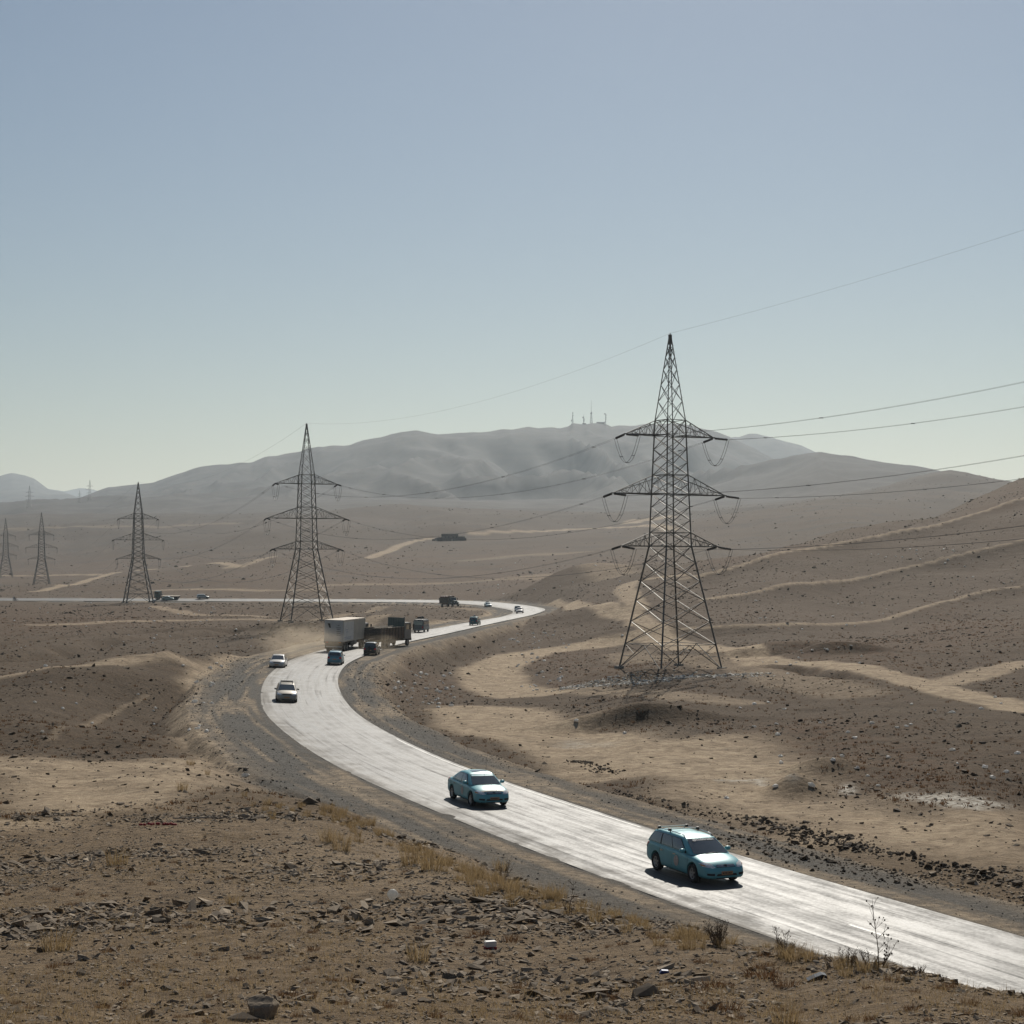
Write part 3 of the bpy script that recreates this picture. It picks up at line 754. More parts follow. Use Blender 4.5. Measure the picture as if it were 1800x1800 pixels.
def make_pylon(loc, rz, label, dirs, detail):
    """dirs: world directions (2D) to the previous and next pylon"""
    P = Pylon(); root = empty('pylon', loc, rz); tag(root, label, 'pylon', 'power line towers in a row')
    P.root = root; P.mw = Matrix.Translation(loc) @ Matrix.Rotation(rz, 4, 'Z'); inv = Matrix.Rotation(-rz, 4, 'Z')
    th = 1.0 if detail == 2 else (1.15 if detail == 1 else 1.5)
    for k in range(4):
        mb = MB()
        for h0, h1, r in ((-.6, 0, .13), (0, 14.6, .13), (14.6, 29.65, .105), (29.65, 39.8, .07)):
            mb.bar(corners(max(h0,0))[k] + Vector((0,0,min(h0,0))), corners(h1)[k], r*th)
        mb.build('leg', m_steel, root)
        c0 = corners(0)[k]; zl = gz(*(P.mw @ c0).xy) - loc[2]
        MB().hexa([(c0.x+dx*s1, c0.y+dy*s1, z_) for z_, s1 in ((min(zl,0)-.6, .5), (.22, .42)) for dx, dy in ((-1,-1),(1,-1),(1,1),(-1,1))]).build('footing', m_conc, root)
    if detail == 2:
        for a, b_, r in brace_list(): bar_object('brace', a, b_, r, root)
        for a, b_, r in belt_list(): bar_object('belt', a, b_, r, root)
    else:
        mb = MB()
        for a, b_, r in brace_list(): mb.bar(a, b_, r*th)
        mb.build('bracing', m_steel, root); mb = MB()
        for a, b_, r in belt_list(): mb.bar(a, b_, r*th)
        mb.build('belt', m_steel, root)
    mb = MB(); mb.box(-.16, .16, -.16, .16, 39.2, 39.9); mb.bar((0,0,39.8), (0,0,40.1), .05)
    mb.build('peak_cap', m_steel, root)
    if detail == 2:
        mb = MB()                                           # climbing pegs up one leg
        for i in range(46):
            h = 3.5 + i * .78; c = corners(h)[1]; mb.bar(c, c + Vector((.20, -.05, .0)), .014)
        mb.build('climbing_pegs', m_steel, root)
    P.att = {}
    for ai, (hb, ht, L) in enumerate(ARMS):
        for side in (-1, 1):
            arm = arm_mesh(side, hb, ht, L).build('crossarm', m_steel, root)
            tip = Vector((side*L, 0, hb - .08)); ends = []
            for wi, d in enumerate(dirs):
                dl = (inv @ Vector((d[0], d[1], 0))).normalized(); sg = 1 if dl.y > 0 else -1
                a = tip + Vector((0, .2*sg, 0)); e = a + dl*STR - Vector((0,0,.30)); ends.append(e)
                string_mesh(a, e).build('insulator_string', m_ins, arm)
                P.att[(ai, side, wi)] = P.mw @ e
            if detail:
                mb = MB()
                for o_ in (-.18, .18):
                    off = Vector((o_, 0, 0)); mb.tube([p + off for p in hang(ends[0], ends[1], 3.0 + .1*o_, 16)], .024, 5)
                pts = hang(ends[0], ends[1], 3.0, 16)
                for q in (4, 8, 12): mb.bar(pts[q] - Vector((.22,0,0)), pts[q] + Vector((.22,0,0)), .05)
                mb.build('jumper_loop', m_wire, arm)
            else:
                MB().tube(hang(ends[0], ends[1], 3.0, 10), .045, 4).build('jumper_loop', m_wire, arm)
    P.top = P.mw @ Vector((0, 0, 40.05))
    return P
pp = []
for px, Z, ymid in ((1178,204,1173),(539,345,1093),(243,566,1066),(73,930,1036),(10,1170,1022)):
    X_ = (px-900)/F*Z; pp.append(Vector((X_, Z, gz(X_, Z))))
P0 = pp[0] + Vector((96, -128, 0)); P0.z = 22.0
PF = pp[4] + Vector((-110, 260, 3))
chain = [P0] + pp + [PF]
names = ['tall lattice pylon behind the dirt embankment beyond the verge', 'tall dark lattice pylon on four footings beside the stony patch and dirt tracks', 'lattice pylon standing behind the container lorry and dust cloud',
         'slender lattice pylon in front of the straight road near the flatbed lorry', 'small hazy lattice pylon on the plain behind the straight road', 'faint lattice pylon at the edge of the plain, farthest along the line']
pyl = []
for k in range(1, 6):
    dp = (chain[k-1]-chain[k]).xy.normalized(); dn = (chain[k+1]-chain[k]).xy.normalized()
    line = (dn - dp).normalized(); rz = math.atan2(line.y, line.x) - math.pi/2
    base = chain[k].copy()
    if k == 1: base.z = max(base.z, -1.2)
    pyl.append(make_pylon(base, rz, names[k], (dp, dn), 2 if k <= 2 else 0))
class PA: pass
def ghost(p, other, rz):           # attachment points of the towers beyond the frame
    q = PA(); mw = Matrix.Translation(p) @ Matrix.Rotation(rz, 4, 'Z'); q.att = {}
    for ai, (hb, ht, L) in enumerate(ARMS):
        for s_ in (-1, 1):
            for wi in (0, 1): q.att[(ai, s_, wi)] = mw @ Vector((s_*L, 0, hb - .4))
    q.top = mw @ Vector((0,0,40.05)); return q
def lrz(a, b_): d = (b_-a).xy.normalized(); return math.atan2(d.y, d.x) - math.pi/2
g0 = ghost(P0, pp[0], lrz(P0, pp[0])); gF = ghost(PF, pp[4], lrz(pp[4], PF))
seq = [g0] + pyl + [gF]
spans = ['by the near verge', 'tall pylon to lorry pylon', 'lorry pylon to slender pylon', 'slender pylon to small hazy pylon', 'small hazy to faint farthest pylon', 'beyond the faint farthest pylon']
armn = ['top', 'middle', 'lowest']
def wire(label, a, b_, sag, r, n, twin, group):
    root = empty('power_line', a); tag(root, label, 'power line', group)
    d = (b_ - a); side = Vector((d.y, -d.x, 0)).normalized()
    for o_ in ((-.2, .2) if twin else (0,)):
        MB().tube([p - a + side*o_ for p in hang(a, b_, sag, n)], r, 5).build('wire', m_wire, root)
    if twin:
        pts = hang(a, b_, sag, 200)
        for t in (8, 46, 86, 126, 164, 192):
            MB().bar(pts[t]-a-side*.26, pts[t]-a+side*.26, .055).build('spacer', m_wire, root)
for k in range(6):
    A, B = seq[k], seq[k+1]; near = k <= 1
    for ai in range(3):
        for s_ in (-1, 1):
            a = A.att[(ai, s_, 1)]; b_ = B.att[(ai, s_, 0)]
            L = (b_ - a).length
            circ = 'far circuit' if s_ > 0 else 'near circuit'
            wire('twin wires, %s arm, %s, %s' % (armn[ai], circ, spans[k]), a, b_, 7.0 if k == 0 else .030*L, .012 if near else .016, 40, k <= 2, 'conductors of the power line')
    L = (B.top - A.top).length
    wire('thin single earth wire between peaks, %s' % spans[k], A.top, B.top, 3.4 if k == 0 else .022*L, .009 if near else .014, 40, False, 'earth wires of the power line')
# far pylons of another line, faint in the haze by the left mountains
far_me = None
mbf = MB()
for a, b_, r in brace_list()[::2] + belt_list(): mbf.bar(a, b_, r*1.7, 3)
for k in range(4):
    for h0, h1 in ((0,14.6),(14.6,29.65),(29.65,39.8)): mbf.bar(corners(h0)[k], corners(h1)[k], .17, 3)
for hb, ht, L in ARMS:
    for s_ in (-1, 1):
        for sy in (-1, 1): mbf.bar((s_*half(hb), sy*half(hb), hb), (s_*L, 0, hb), .14, 3); mbf.bar((s_*half(ht), sy*half(ht), ht), (s_*L, 0, hb), .12, 3)
far_me = mbf.mesh('distant_pylon'); far_me.materials.append(m_steel)
for px, py, lab in ((52,893,'ghostly distant pylon on the pale slope under the twin-humped mountain'), (158,880,'ghostly distant pylon standing against the far pale ridge gap'), (140,884,'smallest ghostly pylon just before the far pale ridge gap')):
    x, y, z = hit(px, py); o = link('distant_pylon', far_me); o.location = (x, y, z - .5); o.scale = (1,1,1) if px != 140 else (.6,.6,.6)
    tag(o, lab, 'pylon', 'distant pylons in haze')
# ------------------------------------------------------------------ vehicles
m_glass = mat('dark_window_glass', (.042, .048, .045), .06, spec=1.0, coat=1.0)
m_glass2 = mat('teal_sunstrip_glass', (.03, .42, .52), .4, spec=.4)
m_black = mat('black_plastic', (.018, .018, .018), .5)
m_tyre = mat('tyre_rubber', (.022, .021, .020), .85, noise=.3, nscale=20)
m_rim = mat('alloy_rim', (.46, .45, .43), .35, metal=.7)
m_hub = mat('dull_hubcap', (.30, .29, .27), .5, metal=.4)
m_lamp = mat('headlamp_glass', (.85, .82, .75), .12, metal=.1, noise=.35, nscale=18)
m_red = mat('tail_lamp_red', (.55, .03, .03), .25)
m_amber = mat('indicator_amber', (.60, .22, .03), .3)
m_plate = mat('ochre_number_plate', (.45, .24, .12), .6, noise=.2, nscale=30)
m_plate_w = mat('white_number_plate', (.6, .58, .54), .6)
m_chrome = mat('chrome_trim', (.6, .6, .6), .18, metal=1.0)
m_decal = mat('pale_round_door_badge', (.50, .42, .36), .7, noise=.25, nscale=14)
m_white = mat('white_paint_mark', (.75, .74, .70), .6)
def paint(name, c, metal=.05, rough=.34, coat=.4, noise=.08): return mat(name, c, rough, metal=metal, coat=coat, spec=.3, noise=noise, nscale=2.5)

BODY = {
 'sedan': [(-2.21,.62,.40,.66,.70),(-2.16,.74,.27,.84,.93),(-2.0,.81,.22,.93,1.00),(-1.6,.845,.20,.95,1.02),(-.9,.85,.17,.93,.97),(0,.85,.17,.91,.95),(.7,.85,.17,.89,.95),(1.05,.845,.18,.875,.965),(1.5,.835,.2,.82,.90),(1.88,.805,.2,.73,.81),(2.12,.72,.21,.60,.69),(2.21,.58,.27,.46,.52)],
 'wagon': [(-2.20,.66,.40,.74,.80),(-2.15,.77,.27,.90,.96),(-1.95,.82,.22,.97,1.0),(-1.5,.845,.20,.97,1.0),(-.9,.85,.18,.955,.98),(0,.85,.17,.935,.96),(.7,.85,.17,.90,.95),(1.05,.845,.18,.875,.965),(1.5,.835,.2,.82,.90),(1.88,.805,.2,.73,.80),(2.12,.72,.21,.59,.68),(2.21,.58,.27,.46,.52)],
}
CABIN = {  # xfb, xft, xrt, xrb, z belt front/rear, z roof, crown, half-width belt/roof
 'sedan': (1.16, .34, -.86, -1.60, .90, .97, 1.385, .055, .785, .60),
 'wagon': (1.16, .34, -1.82, -2.12, .90, .97, 1.405, .050, .785, .62),
 'suv':   (1.05, .45, -1.90, -2.12, .92, .97, 1.50, .045, .79, .66),
}
BODY['suv'] = BODY['wagon']
def eval_mesh(o):
    dg = bpy.context.evaluated_depsgraph_get(); dg.update()
    return bpy.data.meshes.new_from_object(o.evaluated_get(dg), preserve_all_data_layers=False, depsgraph=dg)
def body_mesh(kind, wheel_x, wheel_r, name):
    st = BODY[kind]; V = []; Fc = []; n = 16
    for x, w, zb, zs, zt in st:
        h = zs - zb
        half_ = [(0,zb),(.82*w,zb),(.955*w,zb+.07*h+.02),(w,zb+.30*h),(w*.995,zb+.66*h),(.965*w,zs-.03),(.885*w,zs+.012),(.55*w,zt-.012),(0,zt)]
        ring = [(x,y,z) for y,z in half_] + [(x,-y,z) for y,z in half_[-2:0:-1]]
        V += ring
    for s_ in range(len(st)-1):
        for k in range(n): Fc.append((s_*n+k, s_*n+(k+1)%n, (s_+1)*n+(k+1)%n, (s_+1)*n+k))
    c0 = len(V); V.append((st[0][0]-.01, 0, .55)); V.append((st[-1][0]+.01, 0, .40)); L = (len(st)-1)*n
    for k in range(n): Fc.append((c0, (k+1)%n, k)); Fc.append((c0+1, L+k, L+(k+1)%n))
    me_ = bpy.data.meshes.new(name); me_.from_pydata(V, [], Fc)
    bm = bmesh.new(); bm.from_mesh(me_); bmesh.ops.recalc_face_normals(bm, faces=bm.faces); bm.to_mesh(me_); bm.free()
    o = link('tmp', me_); sb = o.modifiers.new('s', 'SUBSURF'); sb.levels = 2; sb.render_levels = 2
    cut = MB()
    for x in wheel_x:
        for sy in (-1, 1): cut.bar((x, sy*.56, wheel_r+.02), (x, sy*1.1, wheel_r+.02), wheel_r + .055, 28)
    cme = cut.mesh('cut'); co = link('tmpc', cme)
    bm = bmesh.new(); bm.from_mesh(cme); bmesh.ops.recalc_face_normals(bm, faces=bm.faces); bm.to_mesh(cme); bm.free()
    bo = o.modifiers.new('b', 'BOOLEAN'); bo.operation = 'DIFFERENCE'; bo.object = co; bo.solver = 'EXACT'
    res = eval_mesh(o); res.name = name
    bpy.data.objects.remove(o); bpy.data.objects.remove(co)
    res.polygons.foreach_set('use_smooth', [True]*len(res.polygons))
    at = res.attributes.get('sharp_edge')
    bm = bmesh.new(); bm.from_mesh(res)
    for e in bm.edges:
        if len(e.link_faces) == 2 and e.calc_face_angle(0) > .9: e.smooth = False
    bm.to_mesh(res); bm.free()
    return res
class Cabin:
    def __init__(s, kind, dz=0.0, hs=1.0):
        s.xfb, s.xft, s.xrt, s.xrb, s.zbf, s.zbr, s.zt, s.crown, s.wb, s.wt = CABIN[kind]; s.zt = (s.zt) * hs
    def w(s, t): return s.wb + (s.wt - s.wb) * (t**1.25)
    def xf(s, t): return s.xfb + (s.xft - s.xfb) * t
    def xr(s, t): return s.xrb + (s.xrt - s.xrb) * (t**(1.0))
    def ztop(s, u): return s.zt - .035*abs(2*u-1)**2.5      # roof edge, u 0 front .. 1 rear
    def z(s, u, t): zb = s.zbf + (s.zbr - s.zbf) * u; return zb + (s.ztop(u) - zb) * t
    def side(s, u, t, sg):
        return Vector((s.xf(t) - .06*(t*(1-t)) + (s.xr(t)-s.xf(t))*u, sg*(s.w(t) - .035*(2*u-1)**4), s.z(u, t)))
    def front(s, v, t): return Vector((s.xf(t) + .10*(1-v*v)*(1-.4*t) , v*(s.w(t)-.035), s.z(0, t)))
    def rear(s, v, t): return Vector((s.xr(t) - .07*(1-v*v), v*(s.w(t)-.035), s.z(1, t)))
    def roof(s, u, v):
        x = s.xft + (s.xrt - s.xft)*u; w = s.w(1) - .035*(2*u-1)**4
        ef = (.10*.6*(1-v*v))*(1-u)**6 - (.07*(1-v*v))*u**6
        return Vector((x + ef, v*w, s.ztop(u) + s.crown*(1-v*v)*(1 - .5*abs(2*u-1)**3)))
def grid_mesh(fn, nu, nv, off=0.0, flip=False):
    P = [[fn(i/nu, j/nv) for j in range(nv+1)] for i in range(nu+1)]
    V = []
    for i in range(nu+1):
        for j in range(nv+1):
            p = P[i][j]
            if off:
                du = P[min(i+1,nu)][j] - P[max(i-1,0)][j]; dv = P[i][min(j+1,nv)] - P[i][max(j-1,0)]
                nrm = du.cross(dv); 
                if nrm.length > 1e-9: p = p + nrm.normalized() * (-off if flip else off)
            V.append(tuple(p))
    Fc = [(i*(nv+1)+j, (i+1)*(nv+1)+j, (i+1)*(nv+1)+j+1, i*(nv+1)+j+1) for i in range(nu) for j in range(nv)]
    return V, Fc
def sheet(name, fn, nu, nv, off, matr, parent, centre, flip=None):
    """thin panel lying on a surface, lifted outwards from centre"""
    V, Fc = grid_mesh(fn, nu, nv, .001)
    p = fn((nu//2)/nu, (nv//2)/nv); q = Vector(V[(nu//2)*(nv+1)+nv//2]) - p
    out = (p - centre); fl = q.dot(out) < 0
    V, Fc = grid_mesh(fn, nu, nv, off, fl)
    mb = MB(); mb.add(V, Fc)
    return mb.build(name, matr, parent, smooth=True)
def decal(name, bvh, poly, axis, off, matr, parent, rings=4):
    """panel with an outline in a plane, pressed onto the body along an axis"""
    cx = sum(p[0] for p in poly)/len(poly); cy = sum(p[1] for p in poly)/len(poly)
    pl = []
    for k in range(len(poly)):
        a = poly[k]; b_ = poly[(k+1) % len(poly)]
        for t in (0, .25, .5, .75): pl.append((a[0]+(b_[0]-a[0])*t, a[1]+(b_[1]-a[1])*t))
    d = {'+x': Vector((-1,0,0)), '-x': Vector((1,0,0)), '+y': Vector((0,-1,0)), '-y': Vector((0,1,0)), '+z': Vector((0,0,-1))}[axis]
    def P(a, b_):
        if axis[1] == 'x': o = Vector((-d.x*5, a, b_))
        elif axis[1] == 'y': o = Vector((a, -d.y*5, b_))
        else: o = Vector((a, b_, 5))
        loc, nrm, _, _ = bvh.ray_cast(o, d)
        if loc is None: loc, nrm, _, _ = bvh.find_nearest(o + d*3.0)
        if nrm.dot(d) > 0: nrm = -nrm
        return loc + nrm*off
    V = [P(cx, cy)]; n = len(pl); Fc = []
    for r in range(1, rings+1):
        for a, b_ in pl: V.append(P(cx+(a-cx)*r/rings, cy+(b_-cy)*r/rings))
    for k in range(n): Fc.append((0, 1+k, 1+(k+1)%n))
    for r in range(rings-1):
        for k in range(n): Fc.append((1+r*n+k, 1+(r+1)*n+k, 1+(r+1)*n+(k+1)%n, 1+r*n+(k+1)%n))
    mb = MB(); mb.add(V, Fc); return mb.build(name, matr, parent, smooth=True)
WHEEL = {}
def wheel(parent, x, y, r, rimm, spokes=5):
    out = 1 if y > 0 else -1
    key = (r, rimm.name, spokes)
    if key not in WHEEL:
        t = MB().lathe([(r*.62,-.09),(r*.93,-.10),(r,-.075),(r*1.0,.075),(r*.93,.10),(r*.62,.09),(r*.62,-.09)], (0,0,0), 'y', 28).mesh('tyre', True); t.materials.append(m_tyre)
        rm = MB().lathe([(0,.055),(r*.16,.065),(r*.17,.03),(r*.55,.02),(r*.56,.07),(r*.64,.085),(r*.64,-.02),(0,-.02)], (0,0,0), 'y', 24)
        dk = MB().lathe([(0,.034),(r*.56,.036)], (0,0,0), 'y', 24)  # flat black disc: shade between the spokes put into the colour
        sp = MB()
        for k in range(spokes):
            a = 2*math.pi*k/spokes + .3
            c, s_ = math.cos(a), math.sin(a); px_, pz_ = -s_*r*.085, c*r*.085
            sp.hexa([(c*r*.1+px_, .04, s_*r*.1+pz_), (c*r*.6+px_*.8, .04, s_*r*.6+pz_*.8), (c*r*.6-px_*.8, .04, s_*r*.6-pz_*.8), (c*r*.1-px_, .04, s_*r*.1-pz_),
                     (c*r*.1+px_, .075, s_*r*.1+pz_), (c*r*.6+px_*.8, .08, s_*r*.6+pz_*.8), (c*r*.6-px_*.8, .08, s_*r*.6-pz_*.8), (c*r*.1-px_, .075, s_*r*.1-pz_)])
        rmm = rm.mesh('rim', True); rmm.materials.append(rimm); dkm = dk.mesh('rim_shadow', True); dkm.materials.append(m_black)
        spm = sp.mesh('spokes'); spm.materials.append(rimm)
        bm = bmesh.new(); bm.from_mesh(spm); bmesh.ops.recalc_face_normals(bm, faces=bm.faces); bm.to_mesh(spm); bm.free()
        WHEEL[key] = (t, rmm, dkm, spm)
    t, rmm, dkm, spm = WHEEL[key]
    o = link('wheel', t, parent); o.location = (x, y, r); o.rotation_euler = (0, 0, 0 if out > 0 else math.pi)
    link('rim', rmm, o)
    link('spokes', spm, o); link('rim_shadow_disc', dkm, o)
    return o
def road_place(root, px, py, direction, dlat=0.0, yaw=0.0, lateral=None):
    """stand a vehicle on the asphalt where the photo shows it; direction +1 away from the camera"""
    X_, Y_ = on_road_plane(px, py); i = int(np.argmin((RC[:,0]-X_)**2 + (RC[:,1]-Y_)**2))
    lat = (X_-RC[i,0])*RN[i,0] + (Y_-RC[i,1])*RN[i,1] + dlat
    if lateral is not None: lat = lateral
    lon = (X_-RC[i,0])*RT[i,0] + (Y_-RC[i,1])*RT[i,1]
    pos = RC[i] + RN[i]*lat + RT[i]*lon
    z = RBANK[i]*lat
    if abs(lat) > RHW[i]: z = gz(pos[0], pos[1])
    fwd = Vector((RT[i,0]*direction, RT[i,1]*direction, 0)); fwd = Matrix.Rotation(yaw, 3, 'Z') @ fwd
    rt = Vector((RN[i,0], RN[i,1], RBANK[i])).normalized()
    up = rt.cross(Vector((RT[i,0], RT[i,1], 0))).normalized()
    if up.z < 0: up = -up
    left = up.cross(fwd).normalized(); fwd = left.cross(up)
    M = Matrix((fwd, left, up)).transposed().to_4x4(); M.translation = (pos[0], pos[1], z + .004)
    root.matrix_world = M
    return i
def circle(cx, cz, rx, rz, n=14): return [(cx+rx*math.cos(2*math.pi*k/n), cz+rz*math.sin(2*math.pi*k/n)) for k in range(n)]
def make_car(name, kind, pm, label, cat='car', fine=True, group=None, rimm=None, strip_glass=False, badge=False, hs=1.0, lamps=True, scale=1.0):
    root = empty(name); tag(root, label, cat, group); r = .315; wx = (1.30, -1.30); rimm = rimm or m_rim
    bme = body_mesh(kind, wx, r, 'body'); bme.materials.append(pm); body = link('body', bme, root)
    bm = bmesh.new(); bm.from_mesh(bme); bvh = BVHTree.FromBMesh(bm); bm.free()
    cb = Cabin(kind, hs=hs); cen = Vector((-.3, 0, 1.0)); mb = MB()
    for fn, nu, nv in ((lambda u, t: cb.side(u, t, 1), 12, 6), (lambda u, t: cb.side(u, t, -1), 12, 6), (lambda a, t: cb.front(2*a-1, t), 10, 6), (lambda a, t: cb.rear(2*a-1, t), 10, 6), (lambda u, a: cb.roof(u, 2*a-1), 12, 10)):
        mb.add(*grid_mesh(fn, nu, nv))
    cm = mb.mesh('cabin', True); bm = bmesh.new(); bm.from_mesh(cm)
    bmesh.ops.remove_doubles(bm, verts=bm.verts, dist=.03); bmesh.ops.recalc_face_normals(bm, faces=bm.faces); bm.to_mesh(cm); bm.free()
    cm.materials.append(pm); cabin = link('cabin', cm, root)
    sb = cabin.modifiers.new('s', 'SUBSURF'); sb.levels = 1; sb.render_levels = 1
    # glass
    ws = sheet('windscreen', lambda a, t: cb.front((2*a-1)*.90, .06+.86*t), 10, 6, .012, m_glass, root, cen)
    if strip_glass: sheet('sunstrip', lambda a, t: cb.front((2*a-1)*.86, .76+.13*t), 8, 2, .018, m_glass2, ws, cen)
    sheet('rear_window', lambda a, t: cb.rear((2*a-1)*.84, .14+.70*t), 8, 5, .012, m_glass, root, cen)
    wins = ((.13,.44),(.455,.80)) if kind == 'sedan' else ((.11,.37),(.385,.64),(.67,.93))
    for sg in (1, -1):
        sheet('window_surround', lambda u, t, sg=sg: cb.side(wins[0][0]-.02+(wins[-1][1]-wins[0][0]+.04)*u, .07+.80*t, sg), 10, 5, .010, m_black, root, cen)
        for a, b_ in wins: sheet('side_window', lambda u, t, a=a, b_=b_, sg=sg: cb.side(a+(b_-a)*u, .10+.74*t, sg), 6, 5, .016, m_glass, root, cen)
    for x in wx:
        for sy in (.745, -.745): wheel(root, x, sy, r, rimm)
    # lamps, grille, bumper
    for sy in (1, -1):
        decal('headlamp', bvh, [(sy*.40,.60),(sy*.52,.585),(sy*.76,.63),(sy*.79,.72),(sy*.70,.755),(sy*.48,.70)], '+x', .012, m_lamp, root)
        decal('tail_lamp', bvh, [(sy*.52,.72),(sy*.78,.72),(sy*.78,.92),(sy*.56,.92)], '-x', .012, m_red, root)
        if fine:
            decal('indicator', bvh, [(sy*.70,.635),(sy*.775,.655),(sy*.78,.70),(sy*.71,.67)], '+x', .02, m_amber, root)
            decal('fog_lamp_recess', bvh, [(sy*.46,.34),(sy*.70,.36),(sy*.70,.43),(sy*.46,.42)], '+x', .008, m_black, root)
    gr = decal('grille', bvh, [(-.37,.605),(.37,.605),(.33,.69),(-.33,.69)], '+x', .010, m_black if not fine else m_black, root)
    if fine:
        for z in (.625, .648, .671): decal('grille_bar', bvh, [(-.35,z-.006),(.35,z-.006),(.35,z+.006),(-.35,z+.006)], '+x', .016, m_chrome, gr, 1)
        decal('grille_emblem', bvh, circle(0, .655, .055, .034), '+x', .024, m_black, gr, 2)
        decal('lower_intake', bvh, [(-.40,.335),(.40,.335),(.36,.405),(-.36,.405)], '+x', .008, m_black, root)
    decal('bumper_bottom', bvh, [(-.6,.235),(.6,.235),(.6,.27),(-.6,.27)], '+x', .006, m_black, root, 2)
    pl = decal('number_plate', bvh, [(-.22,.375),(.22,.375),(.22,.485),(-.22,.485)], '+x', .025, m_plate, root, 2)
    if fine:
        for k in range(6): decal('plate_mark', bvh, [(-.17+k*.058,.40),(-.135+k*.058,.40),(-.135+k*.058,.455),(-.17+k*.058,.455)], '+x', .03, m_black, pl, 1)
    decal('number_plate', bvh, [(-.22,.60),(.22,.60),(.22,.71),(-.22,.71)], '-x', .02, m_plate, root, 2)
    for sy in (1, -1):
        y = sy*.90
        mm = MB(); mm.lathe([(0,-.10),(.05,-.095),(.072,-.05),(.075,.03),(.06,.09),(0,.10)], (.72, y, 1.0), 'y', 12); mm.build('wing_mirror', pm, root, True)
        MB().bar((.74, sy*.77, .93), (.74, sy*.85, .98), .025).build('mirror_arm', m_black, root)
        if fine:
            ax = '+y' if sy > 0 else '-y'
            for x in (.98, -.10, -1.02): decal('door_seam', bvh, [(x-.006,.28),(x+.006,.28),(x+.006,.90),(x-.006,.90)], ax, .004, m_black, body, 3)
            decal('side_moulding', bvh, [(-.95,.50),(.95,.50),(.95,.53),(-.95,.53)], ax, .010, pm, body, 3)
            decal('sill', bvh, [(-.95,.20),(.95,.20),(.95,.245),(-.95,.245)], ax, .005, m_black, body, 3)
            for x in (.06, -.86): decal('door_handle', bvh, [(x-.09,.77),(x+.09,.78),(x+.09,.81),(x-.09,.80)], ax, .022, m_chrome, root, 2)
            if badge: decal('door_badge', bvh, circle(.22, .585, .17, .185, 18), ax, .013, m_decal, root)
    if fine:
        for sy in (.3, -.35):
            a = cb.front(sy, .05) + Vector((.03,0,.01)); b_ = cb.front(sy+.5 if sy < 0 else sy-.05, .12) + Vector((.035,0,.01))
            MB().bar(a, b_, .011).build('wiper', m_black, root)
    root['_cb'] = 0
    del root['_cb']
    return root, cb, bvh

taxi = paint('turquoise_taxi_paint', (.14, .40, .435))
# --- the estate taxi
car, cb, bvh = make_car('taxi', 'wagon', taxi, 'turquoise estate taxi with roof rails and lettered windscreen', badge=True, group='turquoise taxis')
for sg in (1, -1):
    pts = [cb.roof(u, sg*.90) + Vector((0,0,.055 if .06 < u < .94 else .0)) for u in [0.02,.05,.08,.2,.4,.6,.8,.92,.95,.98]]
    rail = MB().tube(pts, .016, 6).build('roof_rail', m_chrome, car, True)
    for u in (.06, .5, .94):
        a = cb.roof(u, sg*.90); MB().bar(a, a + Vector((0,0,.055)), .02).build('rail_foot', m_black, rail)
for u in (.52, .88):
    a = cb.roof(u, -.90) + Vector((0,0,.10)); b_ = cb.roof(u, .90) + Vector((0,0,.10))
    bar_ = MB().bar(a - Vector((0,.08,0)), b_ + Vector((0,.08,0)), .018, 6).build('roof_bar', m_rim, car)
    for e in (a, b_): MB().box(e.x-.05, e.x+.05, e.y-.045, e.y+.045, e.z-.06, e.z+.03).build('clamp', m_black, bar_)
cu = bpy.data.curves.new('windscreen_lettering', 'FONT'); cu.body = '@Gulshirallan'; cu.size = .145; cu.shear = .35; cu.align_x = 'CENTER'; cu.align_y = 'CENTER'; cu.extrude = .002; cu.offset = .003
to = link('tmpt', cu); tme = eval_mesh(to); bpy.data.objects.remove(to)
tme.materials.append(m_white)
txt = link('windscreen_lettering', tme, car)
p = cb.front(0, .845); yv_ = (cb.front(0, .95) - cb.front(0, .75)).normalized(); xv_ = Vector((0,1,0)); zv_ = xv_.cross(yv_)
M = Matrix((xv_, yv_, zv_)).transposed().to_4x4(); M.translation = p + zv_*.022; txt.matrix_local = M; txt.data.name = 'windscreen_lettering'
road_place(car, 1220.5, 1538, -1)
# --- the saloon taxi
car, cb, bvh = make_car('taxi', 'sedan', taxi, 'turquoise saloon taxi with teal sunstrip and roof aerial', badge=True, strip_glass=True, group='turquoise taxis')
a = cb.roof(.12, .5) + Vector((0,0,.01)); MB().bar(a, a + Vector((-.18,.05,.62)), .007, 5).build('aerial', m_black, car)
decal('bonnet_guard', bvh, [(1.92,-.55),(1.92,.55),(2.04,.5),(2.04,-.5)], '+z', .012, m_black, car)
sheet('sunroof', lambda u, v: cb.roof(.12+.3*u, -.6+1.2*v), 4, 6, .008, m_glass, car, Vector((-.3,0,.9)))
road_place(car, 840, 1410, -1)
# --- cream estate with a roof rack
cream = paint('dusty_cream_paint', (.36, .32, .26), .1, .45, .3)
car, cb, bvh = make_car('estate_car', 'wagon', cream, 'dusty cream estate car with a flat rack on its roof', 'car', fine=False, rimm=m_hub)
rk = MB()
for sg in (-.8, .8): rk.tube([cb.roof(u, sg) + Vector((0,0,.12)) for u in (.1,.4,.7,.95)], .025)
for u in (.1,.25,.4,.55,.7,.85,.95): rk.bar(cb.roof(u,-.8)+Vector((0,0,.11)), cb.roof(u,.8)+Vector((0,0,.11)), .022)
for u in (.12,.9):
    for sg in (-.8,.8): rk.bar(cb.roof(u,sg), cb.roof(u,sg)+Vector((0,0,.12)), .02)
rk.build('roof_rack', m_black, car)
road_place(car, 503, 1233, -1)
